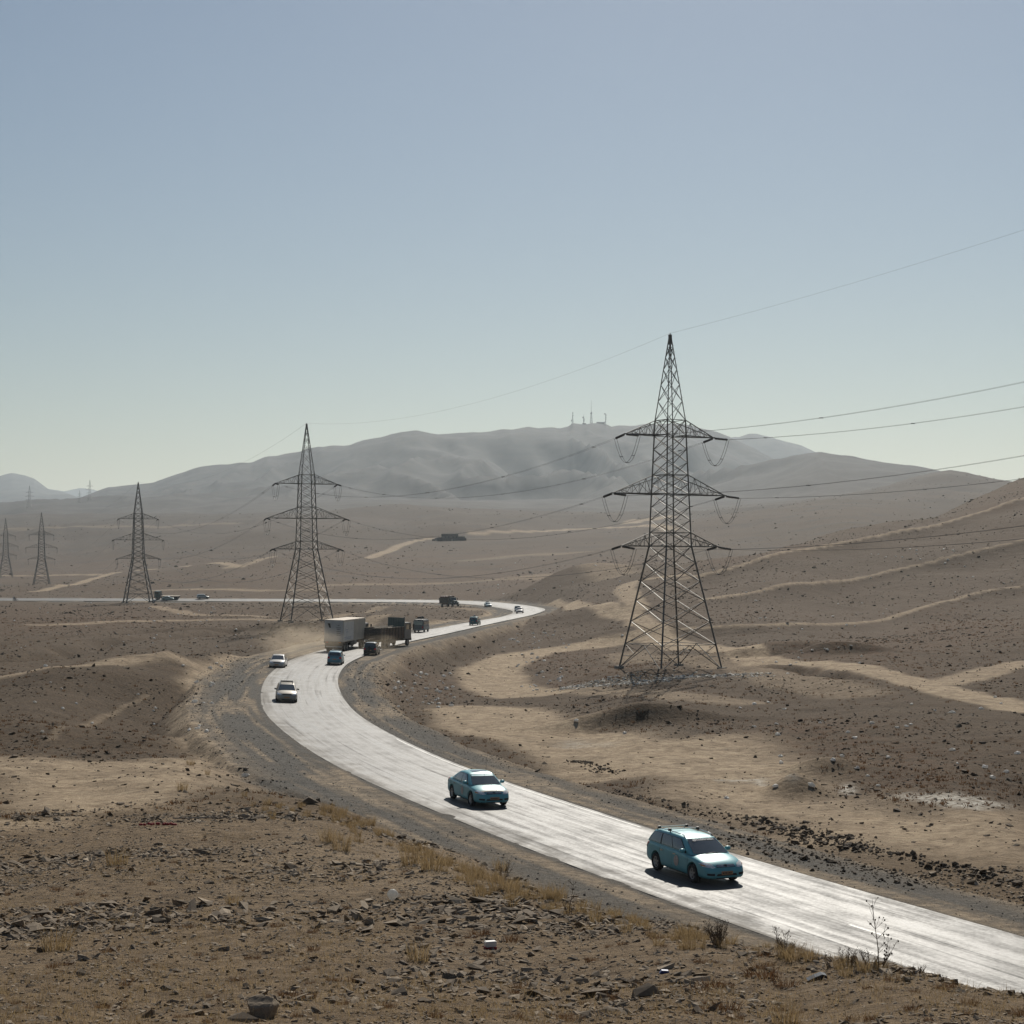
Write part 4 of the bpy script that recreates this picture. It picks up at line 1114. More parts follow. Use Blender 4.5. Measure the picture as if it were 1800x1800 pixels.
# --- white saloon
wht = paint('dusty_white_paint', (.52, .49, .44), .0, .42, .4)
car, cb, bvh = make_car('saloon_car', 'sedan', wht, 'dusty white saloon car on the outside of the bend', 'car', fine=False, rimm=m_hub)
road_place(car, 489, 1174, -1)
# --- blue hatchback seen from behind
blue = paint('light_blue_paint', (.13, .29, .36))
car, cb, bvh = make_car('people_carrier', 'suv', blue, 'light blue people carrier with red tail lamps following the container lorry', 'car', fine=False)
for sg in (1, -1): MB().tube([cb.roof(u, sg*.88) + Vector((0,0,.05)) for u in (.05,.3,.6,.95)], .018).build('roof_rail', m_rim, car)
road_place(car, 590, 1166, 1)
# --- black SUV on the shoulder
blk = paint('black_paint', (.022, .024, .024), .2, .35, .6)
car, cb, bvh = make_car('off_roader', 'suv', blk, 'black off-roader driving on the gravel shoulder beside the lorries', 'car', fine=False, hs=1.08)
MB().lathe([(0,-.12),(.30,-.12),(.36,-.06),(.36,.06),(.30,.10),(0,.10)], (-2.28, .1, .86), 'y', 18).build('spare_wheel', m_tyre, car).rotation_euler = (0,0,0)
road_place(car, 650, 1148, 1, dlat=.25)
# --- teal SUV farther on
teal = paint('dark_teal_paint', (.05, .16, .18))
car, cb, bvh = make_car('off_roader', 'suv', teal, 'dark teal off-roader with a small roof sign driving away', 'car', fine=False, hs=1.06)
p_ = cb.roof(.4, 0); MB().box(p_.x-.12, p_.x+.12, -.3, .3, p_.z, p_.z+.16).build('roof_sign', m_black, car)
MB().box(p_.x-.06, p_.x+.06, -.08, .08, p_.z+.16, p_.z+.3).build('roof_lamp', m_white, car)
road_place(car, 835, 1099, 1)
# --- two cars close together and a taxi behind them, on the far bend
car, cb, bvh = make_car('saloon_car', 'sedan', wht, 'pale saloon car leading a pair round the far bend', 'car', fine=False, rimm=m_hub); road_place(car, 914, 1077, -1)
grn = paint('grey_green_paint', (.12, .17, .17)); 
car, cb, bvh = make_car('off_roader', 'suv', grn, 'grey-green off-roader close behind the pale saloon on the far bend', 'car', fine=False); road_place(car, 909, 1073.6, -1, dlat=.2)
car, cb, bvh = make_car('taxi', 'wagon', paint('white_teal_paint', (.34,.44,.44)), 'pale estate taxi with a rooftop sign nearing the far bend', 'car', fine=False, group='turquoise taxis')
p_ = cb.roof(.4, 0); MB().box(p_.x-.15, p_.x+.15, -.4, .4, p_.z, p_.z+.16).build('roof_sign', m_black, car); road_place(car, 858, 1064.3, -1)
# --- on the straight far road
car, cb, bvh = make_car('minibus', 'suv', paint('silver_paint', (.38,.39,.38), .5), 'small silver van alone on the straight far road', 'van', fine=False, hs=1.1); road_place(car, 357, 1054.2, -1, yaw=.5)
car, cb, bvh = make_car('saloon_car', 'sedan', paint('pale_green_paint', (.22,.32,.30)), 'small pale green car passing in front of the flatbed lorry', 'car', fine=False); road_place(car, 293, 1054.6, -1, dlat=1.4, yaw=.15)

# ------------------------------------------------------------------ lorries
m_box = mat('grey_container_paint', (.46, .46, .45), .55, noise=.12, nscale=1.2)
m_boxs = mat('beige_container_side', (.52, .48, .41), .6, noise=.12, nscale=.8)
m_boxr = mat('sun_bleached_roof', (.52, .43, .33), .7, noise=.1, nscale=1.0)
m_panel = mat('pale_poster_panel', (.52, .52, .50), .6, noise=.1, nscale=2)
m_chas = mat('dusty_chassis', (.055, .050, .045), .8, noise=.3, nscale=4)
m_wood = mat('brown_timber', (.100, .066, .044), .85, noise=.35, nscale=3)
m_wood2 = mat('pale_timber_load', (.42, .36, .28), .8, noise=.25, nscale=3)
m_cab = mat('dark_green_cab', (.040, .075, .075), .45, coat=.3, noise=.2, nscale=2)
m_greyc = mat('dusty_grey_cab', (.15, .15, .145), .5, noise=.2, nscale=2)
m_rust = mat('red_brown_cab', (.14, .055, .04), .5, noise=.25, nscale=3)
def lorry_wheels(root, xs, y=1.02, r=.50, dual=True):
    for x in xs:
        for sg in (1, -1):
            o = wheel(root, x, sg*y, r, m_hub, 8); o.scale = (1, 1.9 if dual else 1.3, 1)
def cab_part(root, x0, x1, w, z0, z1, m_c, rake=.12):
    body = MB().hexa([(x0,-w,z0),(x1,-w,z0),(x1,w,z0),(x0,w,z0),(x0,-w*.97,z1),(x1-rake,-w*.97,z1),(x1-rake,w*.97,z1),(x0,w*.97,z1)]).build('cab', m_c, root, bevel=.05)
    zt = z0+(z1-z0)*.58; zh = z1-.18
    MB().hexa([(x1-.07,-w*.86,zt),(x1+.02,-w*.86,zt),(x1+.02,w*.86,zt),(x1-.07,w*.86,zt),(x1-.17,-w*.84,zh),(x1-.085,-w*.84,zh),(x1-.085,w*.84,zh),(x1-.17,w*.84,zh)]).build('windscreen', m_glass, root)
    for sg in (1, -1):
        MB().box(x0+.45, x1-.25, sg*w-.012 if sg > 0 else -w-.008, sg*w+.008 if sg > 0 else -w+.012, zt, zh).build('cab_window', m_glass, root)
        MB().box(x1-.05, x1+.03, sg*w*.8-.14, sg*w*.8+.14, z0+.25, z0+.45).build('headlamp', m_lamp, root)
        arm = MB().bar((x1-.1, sg*w, zh-.05), (x1+.05, sg*(w+.28), zh-.05), .02).build('mirror_arm', m_black, root)
        MB().box(x1+.0, x1+.08, sg*(w+.28)-.09, sg*(w+.28)+.09, zt-.1, zh).build('wing_mirror', m_black, root)
    MB().box(x1-.05, x1+.06, -w*.6, w*.6, z0+.3, z0+.75).build('grille', m_black, root)
    MB().box(x1-.1, x1+.12, -w, w, z0-.25, z0+.12).build('bumper', m_c, root, bevel=.03)
# --- container lorry (origin at the tail; x forward)
t = empty('container_lorry'); tag(t, 'grey container lorry with lettered rear doors trailing a cloud of dust', 'lorry')
x0, x1, w, z0, z1 = 0.0, 13.2, 1.25, 1.25, 4.05
bx = MB().box(x0, x1, -w, w, z0, z1).build('container', m_boxs, t)
MB().box(x0-.02, x1+.02, -w-.015, w+.015, z1, z1+.03).build('roof_sheet', m_boxr, bx)
for sg in (1, -1):
    for k in range(44):
        x = x0 + .3 + k*.295; y0 = sg*w
        if sg < 0 and x < 6.1: continue
        MB().hexa([(x,min(y0,y0+sg*.035),z0+.12),(x+.16,min(y0,y0+sg*.035),z0+.12),(x+.16,max(y0,y0+sg*.035),z0+.12),(x,max(y0,y0+sg*.035),z0+.12),
                   (x,min(y0,y0+sg*.035),z1-.1),(x+.16,min(y0,y0+sg*.035),z1-.1),(x+.16,max(y0,y0+sg*.035),z1-.1),(x,max(y0,y0+sg*.035),z1-.1)]).build('corrugation', m_boxs, bx)
pn = MB().box(.15, 6.0, -w-.03, -w-.002, z0+.15, z1-.3).build('side_panel', m_panel, t)
m_faint = mat('faded_blue_print', (.36, .38, .42), .7)
for z, a, b_ in ((2.75, 1.2, 2.6), (2.45, 1.4, 2.8), (1.75, .5, 4.6), (1.55, .8, 4.2)):
    MB().box(a, b_, -w-.036, -w-.028, z, z+.11).build('faded_print', m_faint, pn)
for sg, nm in ((1, 'l'), (-1, 'r')):
    ya, yb = (.02, w-.05) if sg > 0 else (-w+.05, -.02)
    d_ = MB().box(x0-.05, x0-.004, ya, yb, z0+.08, z1-.08).build('rear_door', m_box, t)
    for f_ in (.3, .7):
        yy = ya + (yb-ya)*f_; MB().bar((x0-.08, yy, z0+.1), (x0-.08, yy, z1-.1), .022, 6).build('lock_rod', m_box, d_)
    if sg > 0:
        MB().prism([(0,0),(.0,0)],0,0) if False else None
        lg = MB(); yc = (ya+yb)/2
        lg.hexa([(x0-.062,yc-.22,3.05),(x0-.052,yc-.22,3.05),(x0-.052,yc-.02,3.05),(x0-.062,yc-.02,3.05),(x0-.062,yc-.12,3.55),(x0-.052,yc-.12,3.55),(x0-.052,yc+.2,3.55),(x0-.062,yc+.2,3.55)])
        lg.box(x0-.062,x0-.052,yc-.12,yc+.22,3.5,3.62); lg.build('door_logo', m_black, d_)
    else:
        for z, l_ in ((3.35,.25),(3.05,.7),(2.85,.55),(2.6,.65),(2.35,.55),(2.1,.6)):
            MB().box(x0-.062, x0-.052, (ya+yb)/2-l_/2, (ya+yb)/2+l_/2, z, z+.06).build('door_print', m_chas, d_)
MB().box(x0-.06, x0-.0, -w-.01, w+.01, z0-.18, z0+.06).build('rear_sill', m_chas, t)
for sg in (1,-1): MB().box(x0-.08, x0-.055, sg*.85-.16, sg*.85+.16, z0-.12, z0-.02).build('tail_lamp', m_amber if sg < 0 else m_red, t)
MB().box(x0+.2, x1-.3, -.5, .5, .85, z0).build('chassis', m_chas, t)
MB().box(.35, .39, -1.2, 1.2, .32, 1.1).build('mudflap', m_chas, t)
MB().box(x0+.1, x0+.22, -1.05, 1.05, .55, .68).build('underrun_bar', m_panel, t)
for sg in (1,-1): MB().box(4.6, 6.6, sg*1.1-.12, sg*1.1+.12, .6, 1.15).build('side_locker', m_chas, t)
MB().bar((7.2,-.95,.95),(8.3,-.95,.95),.32,12).build('fuel_tank', m_hub, t)
lorry_wheels(t, (1.5, 2.8, 11.6, 12.7)); lorry_wheels(t, (15.6,), dual=False)
cab_part(t, 13.7, 15.9, 1.22, 1.05, 3.3, m_greyc)
MB().box(12.6, 15.8, -.45, .45, .7, 1.05).build('tractor_frame', m_chas, t)
MB().bar((13.5,-1.0,1.2),(13.5,-1.0,3.6),.07,8).build('exhaust_stack', m_chas, t)
road_place(t, 590, 1146.0, 1, lateral=-1.45, yaw=-.07)
# --- open timber lorry
t = empty('timber_lorry'); tag(t, 'open brown timber-sided lorry carrying pale planks, high dark headboard', 'lorry')
w = 1.25; L = 8.2
MB().box(0, L, -w, w, 1.15, 1.27).build('bed', m_wood, t)
for sg in (1, -1):
    for k in range(6): MB().box(0, L, sg*w-.03, sg*w+.03, 1.30+k*.235, 1.30+k*.235+.215).build('side_plank', m_wood, t)
    for k in range(9):
        x = .1+k*(L-.2)/8; y0 = sg*(w+.06); MB().box(x-.05, x+.05, y0-.03, y0+.03, 1.15, 2.78).build('stake', m_chas, t)
    MB().box(0, L, sg*w-.04, sg*w+.04, 2.72, 2.78).build('top_rail', m_wood2, t)
for k in range(6): MB().box(-.06, -.01, -w, w, 1.30+k*.235, 1.30+k*.235+.215).build('tail_plank', m_chas, t)
for k in range(4): MB().box(-.10, -.061, -1.15+k*.76, -1.05+k*.76, 1.15, 2.72).build('tail_stake', m_chas, t)
for k in range(7): MB().box(L-.02, L+.06, -w+k*.358+.005, -w+(k+1)*.358-.005, 1.2, 4.0).build('headboard_plank', m_cab, t)
for k in range(26):
    yy = random.uniform(-1.0, 1.0); xx = random.uniform(.2, 1.5); ll = random.uniform(4, 6); zz = 1.75 + .75*random.random() + .3*(1-abs(yy)); a = random.uniform(-.05,.05)
    MB().hexa([(xx,yy,zz),(xx+ll,yy+a*ll,zz+.1),(xx+ll,yy+a*ll+.16,zz+.1),(xx,yy+.16,zz),(xx,yy,zz+.05),(xx+ll,yy+a*ll,zz+.15),(xx+ll,yy+a*ll+.16,zz+.15),(xx,yy+.16,zz+.05)]).build('plank_load', m_wood2 if k % 3 else m_wood, t)
MB().box(.2, 11.2, -.45, .45, .75, 1.15).build('chassis', m_chas, t)
cab_part(t, 8.6, 11.0, 1.2, 1.0, 3.3, m_greyc)
MB().bar((8.4,-1.15,1.0),(8.4,-1.15,4.1),.09,8).build('exhaust_stack', m_hub, t)
for sg in (1,-1): MB().box(3.2, 5.2, sg*1.12-.1, sg*1.12+.1, .55, 1.05).build('side_locker', m_chas, t)
MB().box(-.05, .0, -1.1, 1.1, .45, .85).build('mudflap', m_chas, t)
MB().box(-.12, -.06, .6, 1.1, .95, 1.1).build('number_board', m_white, t)
lorry_wheels(t, (1.7, 3.0)); lorry_wheels(t, (9.9,), dual=False)
road_place(t, 668, 1138.5, 1, lateral=1.7, yaw=-.26)
# --- dark minibus ahead of them
t = empty('minibus'); tag(t, 'dark boxy minibus with load on its roof ahead of the timber lorry', 'bus')
MB().hexa([(0,-1.1,.5),(6.4,-1.1,.5),(6.4,1.1,.5),(0,1.1,.5),(.15,-1.0,2.55),(5.9,-1.0,2.55),(5.9,1.0,2.55),(.15,1.0,2.55)]).build('body', m_greyc, t, bevel=.12)
MB().hexa([(.05,-.9,1.5),(.12,-.9,1.5),(.12,.9,1.5),(.05,.9,1.5),(.10,-.88,2.25),(.17,-.88,2.25),(.17,.88,2.25),(.10,.88,2.25)]).build('rear_window', m_glass, t)
for sg in (1,-1):
    for k in range(4): MB().box(.7+k*1.3, 1.8+k*1.3, sg*1.045-.035, sg*1.045+.035, 1.55, 2.2).build('side_window', m_glass, t)
    MB().box(-.03, .02, sg*.9-.1, sg*.9+.1, .85, 1.25).build('tail_lamp', m_red, t)
rk = MB()
for sg in (-.9,.9): rk.bar((.4,sg,2.75),(5.4,sg,2.75),.03)
for k in range(7): rk.bar((.4+k*.8,-.9,2.75),(.4+k*.8,.9,2.75),.025); rk.bar((.4+k*.8,-.9,2.5),(.4+k*.8,-.9,2.75),.02); rk.bar((.4+k*.8,.9,2.5),(.4+k*.8,.9,2.75),.02)
rk.build('roof_rack', m_black, t)
for x, y, s_ in ((1.2,-.2,.35),(1.9,.3,.3),(2.7,-.3,.4),(3.4,.1,.3)):
    ld = MB().lathe([(0,-.2*s_*2),(s_*.9,-.3*s_),(s_,.2*s_),(s_*.6,.7*s_),(0,.8*s_)], (x,y,2.78+s_*.4), 'z', 9).build('roof_bundle', m_chas, t, True)
MB().box(-.12, .1, -1.0, 1.0, .45, .62).build('bumper', m_hub, t)
lorry_wheels(t, (1.4, 5.2), y=.95, r=.38, dual=False)
road_place(t, 728, 1112, 1, dlat=.7); t.scale = (.84,.84,.84)
# --- painted bonnet lorry on the far road
t = empty('bonnet_lorry'); tag(t, 'old high-sided lorry with a dark bonnet and reddish load on the far road', 'lorry')
MB().box(-4.2, 1.0, -1.2, 1.2, 1.1, 1.25).build('bed', m_wood, t)
for sg in (1,-1):
    for k in range(6): MB().box(-4.2, 1.0, sg*1.2-.03, sg*1.2+.03, 1.27+k*.27, 1.27+k*.27+.25).build('side_plank', m_chas, t)
for k in range(6): MB().box(-4.24, -4.18, -1.2, 1.2, 1.27+k*.27, 1.27+k*.27+.25).build('tail_plank', m_chas, t)
for k in range(6): MB().box(1.0, 1.06, -1.2+k*.4, -1.2+k*.4+.38, 1.25, 3.2).build('headboard_plank', m_wood, t)
for k in range(7): MB().lathe([(0,-.3),(.5,-.2),(.55,.2),(.3,.45),(0,.5)], (-3.8+k*.72, random.uniform(-.5,.5), 2.85), 'z', 9).build('load_bundle', m_rust, t, True)
cab_part(t, 1.15, 2.5, 1.05, 1.0, 2.75, m_cab)
MB().hexa([(2.5,-.62,1.0),(4.0,-.55,1.0),(4.0,.55,1.0),(2.5,.62,1.0),(2.5,-.6,1.95),(3.95,-.5,1.8),(3.95,.5,1.8),(2.5,.6,1.95)]).build('bonnet', m_cab, t, bevel=.06)
for sg in (1,-1): MB().box(2.7, 4.05, sg*.85-.2, sg*.85+.2, 1.0, 1.2).build('mudguard', m_cab, t, bevel=.04); MB().box(4.0, 4.08, sg*.62-.12, sg*.62+.12, 1.2, 1.42).build('headlamp', m_lamp, t)
MB().box(4.0, 4.18, -1.1, 1.1, .62, .82).build('bumper', m_hub, t)
MB().box(-4.0, 3.9, -.4, .4, .75, 1.1).build('chassis', m_chas, t)
lorry_wheels(t, (-2.9,)); lorry_wheels(t, (3.3,), y=.95, dual=False)
road_place(t, 791, 1063.0, -1, yaw=.35)
# --- flatbed lorry on the straight
t = empty('flatbed_lorry'); tag(t, 'dark teal flatbed lorry with an empty deck on the straight far road', 'lorry')
cab_part(t, 2.4, 4.4, 1.15, .95, 3.0, m_cab)
dk_ = MB().box(-4.4, 2.2, -1.2, 1.2, 1.1, 1.28).build('deck', m_wood, t)
for k in range(10): MB().box(-4.35+k*.65, -4.35+k*.65+.6, -1.19, 1.19, 1.284, 1.32).build('deck_plank', m_wood2, dk_)
MB().box(2.2, 2.27, -1.15, 1.15, 1.1, 1.9).build('headboard', m_chas, t)
MB().box(-4.3, 4.2, -.45, .45, .7, 1.1).build('chassis', m_chas, t)
for sg in (1,-1): MB().box(-2.3, 1.6, sg*1.1-.03, sg*1.1+.03, .5, 1.05).build('side_guard', m_chas, t)
lorry_wheels(t, (-3.2,-2.1)); lorry_wheels(t, (3.5,), dual=False)
road_place(t, 300, 1054.0, 1, lateral=.8)
# --- motorcycle with two riders
t = empty('motorcycle'); tag(t, 'small dark motorcycle carrying two riders on the straight far road', 'motorcycle')
for x in (-.62, .66): MB().lathe([(.22,-.05),(.30,-.055),(.30,.055),(.22,.05),(.22,-.05)], (x,0,.30), 'y', 18).build('wheel', m_tyre, t, True)
MB().tube([(.66,0,.3),(.5,0,.75),(.4,0,1.02)], .03).build('fork', m_hub, t); MB().bar((.4,-.35,1.05),(.4,.35,1.05),.016).build('handlebar', m_black, t)
MB().hexa([(-.1,-.12,.72),(.42,-.1,.72),(.42,.1,.72),(-.1,.12,.72),(-.05,-.1,.95),(.38,-.08,.93),(.38,.08,.93),(-.05,.1,.95)]).build('fuel_tank', m_rust, t, bevel=.03)
MB().box(-.95, -.05, -.13, .13, .74, .83).build('saddle', m_black, t, bevel=.03); MB().box(-.2,.3,-.14,.14,.32,.70).build('engine', m_hub, t, bevel=.04)
MB().bar((-.62,0,.3),(.0,0,.45),.03).build('swing_arm', m_black, t); MB().lathe([(0,-.05),(.08,-.04),(.08,.05),(0,.06)], (.5,0,.92), 'y', 10).build('headlamp', m_lamp, t)
road_place(t, 27, 1054.6, -1, yaw=.3); bike = t
def rider(x, col, label, arms_fwd):
    V = [(x,0,.92),(x+.02,0,1.15),(x+.05,0,1.38),(x+.07,0,1.50),(x+.10,0,1.63),(x+.10,0,1.74)]; Rr = [.15,.16,.17,.07,.10,.10]; Eg = [(0,1),(1,2),(2,3),(3,4),(4,5)]
    for sg in (1,-1):
        k = len(V); V += [(x+.05,sg*.19,1.38),(x+.22,sg*.27,1.14),(x+arms_fwd,sg*.24,1.06)]; Rr += [.075,.055,.05]; Eg += [(2,k),(k,k+1),(k+1,k+2)]
        k = len(V); V += [(x+.05,sg*.12,.90),(x+.42,sg*.20,.80),(x+.30,sg*.20,.40),(x+.42,sg*.20,.36)]; Rr += [.10,.075,.055,.05]; Eg += [(0,k),(k,k+1),(k+1,k+2),(k+2,k+3)]
    me_ = bpy.data.meshes.new('person'); me_.from_pydata(V, Eg, []); o = link('tmp', me_)
    sk = o.modifiers.new('k','SKIN'); sb = o.modifiers.new('s','SUBSURF'); sb.levels = 1
    for i, q in enumerate(me_.skin_vertices[0].data): q.radius = (Rr[i], Rr[i]); q.use_root = i == 0
    res = eval_mesh(o); bpy.data.objects.remove(o); res.materials.append(col); res.name = 'person'
    p = link('person', res); p.matrix_world = bike.matrix_world.copy(); tag(p, label, 'person', 'motorcycle riders')
    p.matrix_world = bike.matrix_world.copy()
    hd = MB().lathe([(0,.16),(.09,.13),(.118,.04),(.118,-.02),(.09,-.05),(0,-.05)], (x+.09,0,1.72), 'z', 12).build('cap', m_wood2, p, True)
rider(-.25, mat('dark_jacket', (.025,.025,.028), .8), 'rider in dark clothes gripping the motorcycle handlebar', .60)
rider(-.68, mat('blue_grey_shawl', (.10,.12,.16), .85), 'pillion passenger in blue-grey clothes behind the rider', .40)
bpy.context.view_layer.update()
# ------------------------------------------------------------------ house on the rise
m_mud = mat('dark_mud_wall', (.085, .075, .062), .95, noise=.25, nscale=.6)
m_mud2 = mat('pale_mud_render', (.24, .21, .17), .95, noise=.2, nscale=.8)
m_dark = mat('dark_opening', (.012, .011, .010), .9)
hx, hy, hz_ = hit(790, 950); S = hy / F      # metres per photo pixel at the house
hs = empty('mud_house', (hx, hy, hz_ - .6), 0.12); tag(hs, 'dark mud-walled compound with flat roofs on a low rise', 'house')
def blk(name, x0, x1, y0, y1, z0, z1, mm, par=hs): return MB().box(x0*S, x1*S, y0, y1, z0*S, z1*S).build(name, mm, par)
a = blk('main_block', -12, 16, 2, 13, -3, 12.5, m_mud); blk('flat_roof', -13, 17, 1.4, 13.6, 12.5, 13.3, m_mud2, a)
a = blk('wing', 16, 27, 1, 12, -3, 8, m_mud); blk('flat_roof', 15.5, 28, .5, 12.5, 8, 8.7, m_mud2, a)
blk('front_wall', -22, 28, -9, -8, -4, 5.5, m_mud); blk('side_wall', -22, -21, -8, 12, -4, 5, m_mud); blk('side_wall', 27, 28, -8, 1, -4, 5.5, m_mud)
blk('shed', -20, -12, 4, 10, -3, 7, m_mud)
for x in (-8, -2, 6, 12): blk('window', x, x+2, 1.93, 2.05, 5, 8.5, m_dark)
blk('doorway', 2, 4, -9.06, -8.98, -1, 4, m_mud2)
for k, (x, w_, h) in enumerate(((-30, 4, 3.5), (-25, 3, 5.5))): blk('outhouse', x, x+w_, -2, 4, -3, h, m_mud2 if k else m_mud)
px_, py_, pz_ = hit(760, 947)
m_far = mat('far_parked_car_paint', (.05, .05, .05), .4)
# ------------------------------------------------------------------ masts and hut on the mountain
m_mast = mat('mast_steel', (.16, .15, .15), .6, metal=.4)
ridgeZ = None
def crest(px):
    """highest sight line over the terrain at a photo column, between 3.5 and 6 km"""
    Yv = np.linspace(3600, 5600, 400); zz = ground((px-900)/F*Yv, Yv); e = (zz - EYE) / Yv; k = int(np.argmax(e)); return (px-900)/F*Yv[k], Yv[k], zz[k]
def mast(px, hpx, label, wide, dishes, spike):
    x, y, z = crest(px); S_ = y / F; h = hpx * S_; w_ = wide * S_
    r = empty('radio_mast', (x, y, z - 2)); tag(r, label, 'mast', 'masts on the mountain top')
    mb = MB(); hl = h * spike
    for sx in (-1, 1):
        for sy in (-1, 1): mb.bar((sx*w_, sy*w_, 0), (sx*w_*.22, sy*w_*.22, hl), .45, 4)
    n = 8
    for i in range(n):
        t0, t1 = i/n, (i+1)/n; a0 = w_*(1-.78*t0); a1 = w_*(1-.78*t1)
        for sy in (-1, 1): mb.bar((-a0, sy*a0, hl*t0), (a1, sy*a1, hl*t1), .28, 3); mb.bar((a0, sy*a0, hl*t0), (-a1, sy*a1, hl*t1), .28, 3)
    mb.build('lattice', m_mast, r)
    MB().bar((0,0,hl), (0,0,h), .55, 5, .2).build('aerial', m_mast, r)
    for fz, sx in dishes: MB().lathe([(0,-.7),(1.6,-.6),(1.9,.6),(0,.3)], (sx*w_*.7+sx*1.2, 0, h*fz), 'y', 12).build('dish', m_mast, r)
mast(1006.5, 22, 'short lattice mast with a tapered head, first on the mountain top', 1.3, ((.9,.2),(.72,.3),(.3,-1)), .75)
mast(1026, 19, 'shortest thin mast beside the tall one on the mountain top', .7, ((.7,-1),(.55,.6),(.4,.6)), .8)
mast(1039.3, 43, 'tallest mast with a thin spire in the middle of the mountain top', 2.2, ((.46,.3),(.44,-.3)), .5)
mast(1064.5, 22, 'straight mast hung with dishes beside the summit hut', .5, ((.9,-1.5),(.8,.5),(.6,.5),(.45,.4),(.25,-.6)), .9)
for px, w_, h, lab in ((1056, 14, 2.6, 'long flat-roofed summit hut under the dish-hung mast'), (1027, 6, 2.0, 'low summit hut at the foot of the shortest mast')):
    x, y, z = crest(px); S_ = y/F; r = empty('summit_hut', (x, y, z - 1)); tag(r, lab, 'hut', 'huts on the mountain top')
    MB().box(-w_/2*S_, w_/2*S_, 0, 9, 0, (h+.6)*S_).build('wall', m_mud, r); MB().box(-w_/2*S_-.5, w_/2*S_+.5, -.5, 9.5, (h+.6)*S_+.01, (h+.9)*S_).build('roof', m_mud2, r)
    for k in range(4): MB().box((-w_/2+1+k*w_/4.4)*S_, (-w_/2+1.8+k*w_/4.4)*S_, -.06, -.01, h*.3*S_, h*.8*S_).build('window', m_dark, r)

# ------------------------------------------------------------------ stones, clods, scrub: templates
def island_mat(name, cols, rough=.9, spec=.2, trans=0.0):
    m_ = bpy.data.materials.new(name); m_.use_nodes = True; g_ = NT(m_); b_ = m_.node_tree.nodes['Principled BSDF']
    ge = g_.n('ShaderNodeNewGeometry'); oi = g_.n('ShaderNodeObjectInfo'); 
    rnd = g_.math('FRACT', g_.math('ADD', ge.outputs['Random Per Island'], oi.outputs['Random']))
    cr = g_.n('ShaderNodeValToRGB'); g_.l(rnd, cr.inputs[0]); el = cr.color_ramp.elements
    el[0].position = 0; el[0].color = (*cols[0], 1); el[1].position = 1; el[1].color = (*cols[-1], 1)
    for i, c_ in enumerate(cols[1:-1]): e = el.new((i+1)/(len(cols)-1)); e.color = (*c_, 1)
    tcx = g_.n('ShaderNodeTexCoord').outputs['Object']
    col_ = g_.mix(g_.ramp(g_.noise(tcx, 14, 4, .7), .35, .7, 0, .6), cr.outputs[0], (cols[0][0]*.55, cols[0][1]*.55, cols[0][2]*.55))
    g_.l(col_, b_.inputs['Base Color']); b_.inputs['Roughness'].default_value = rough; b_.inputs['Specular IOR Level'].default_value = spec
    if trans:
        out = [n_ for n_ in m_.node_tree.nodes if n_.type == 'OUTPUT_MATERIAL'][0]
        tl = g_.n('ShaderNodeBsdfTranslucent'); g_.l(col_, tl.inputs[0]); ms = g_.n('ShaderNodeMixShader'); ms.inputs[0].default_value = trans
        g_.l(b_.outputs[0], ms.inputs[1]); g_.l(tl.outputs[0], ms.inputs[2]); g_.l(ms.outputs[0], out.inputs['Surface'])
    return m_
m_stone = island_mat('shale_stone', [(.13,.10,.07),(.20,.155,.11),(.28,.22,.155),(.40,.32,.23)])
m_clod = island_mat('earth_clod', [(.065,.047,.031),(.105,.077,.05),(.145,.105,.066)])
m_straw = island_mat('dry_straw', [(.22,.15,.075),(.33,.235,.12),(.46,.345,.19)], trans=.45)
m_rusty = island_mat('rusty_scrub', [(.13,.068,.034),(.20,.108,.050),(.25,.15,.078)], trans=.25)
m_twig = island_mat('dead_stem', [(.10,.070,.045),(.16,.11,.07)])
def hull(n, fx, fy, fz, seed):
    rr = random.Random(seed); bm = bmesh.new()
    for _ in range(n):
        v = Vector((rr.gauss(0,1), rr.gauss(0,1), rr.gauss(0,1))).normalized() * rr.uniform(.75, 1.1); bm.verts.new((v.x*fx, v.y*fy, v.z*fz))
    r_ = bmesh.ops.convex_hull(bm, input=bm.verts); bmesh.ops.delete(bm, geom=[v for v in bm.verts if not v.link_faces], context='VERTS')
    bmesh.ops.triangulate(bm, faces=bm.faces); bmesh.ops.recalc_face_normals(bm, faces=bm.faces)
    bm.verts.ensure_lookup_table(); bm.verts.index_update()
    V = np.array([v.co[:] for v in bm.verts]); Fc = np.array([[v.index for v in f.verts] for f in bm.faces]); bm.free()
    return V, Fc
chips = [hull(7, 1, random.uniform(.5,.8), random.uniform(.16,.42), 100+k) for k in range(14)]
lumps = [hull(14, 1, random.uniform(.7,.95), random.uniform(.35,.6), 200+k) for k in range(8)]
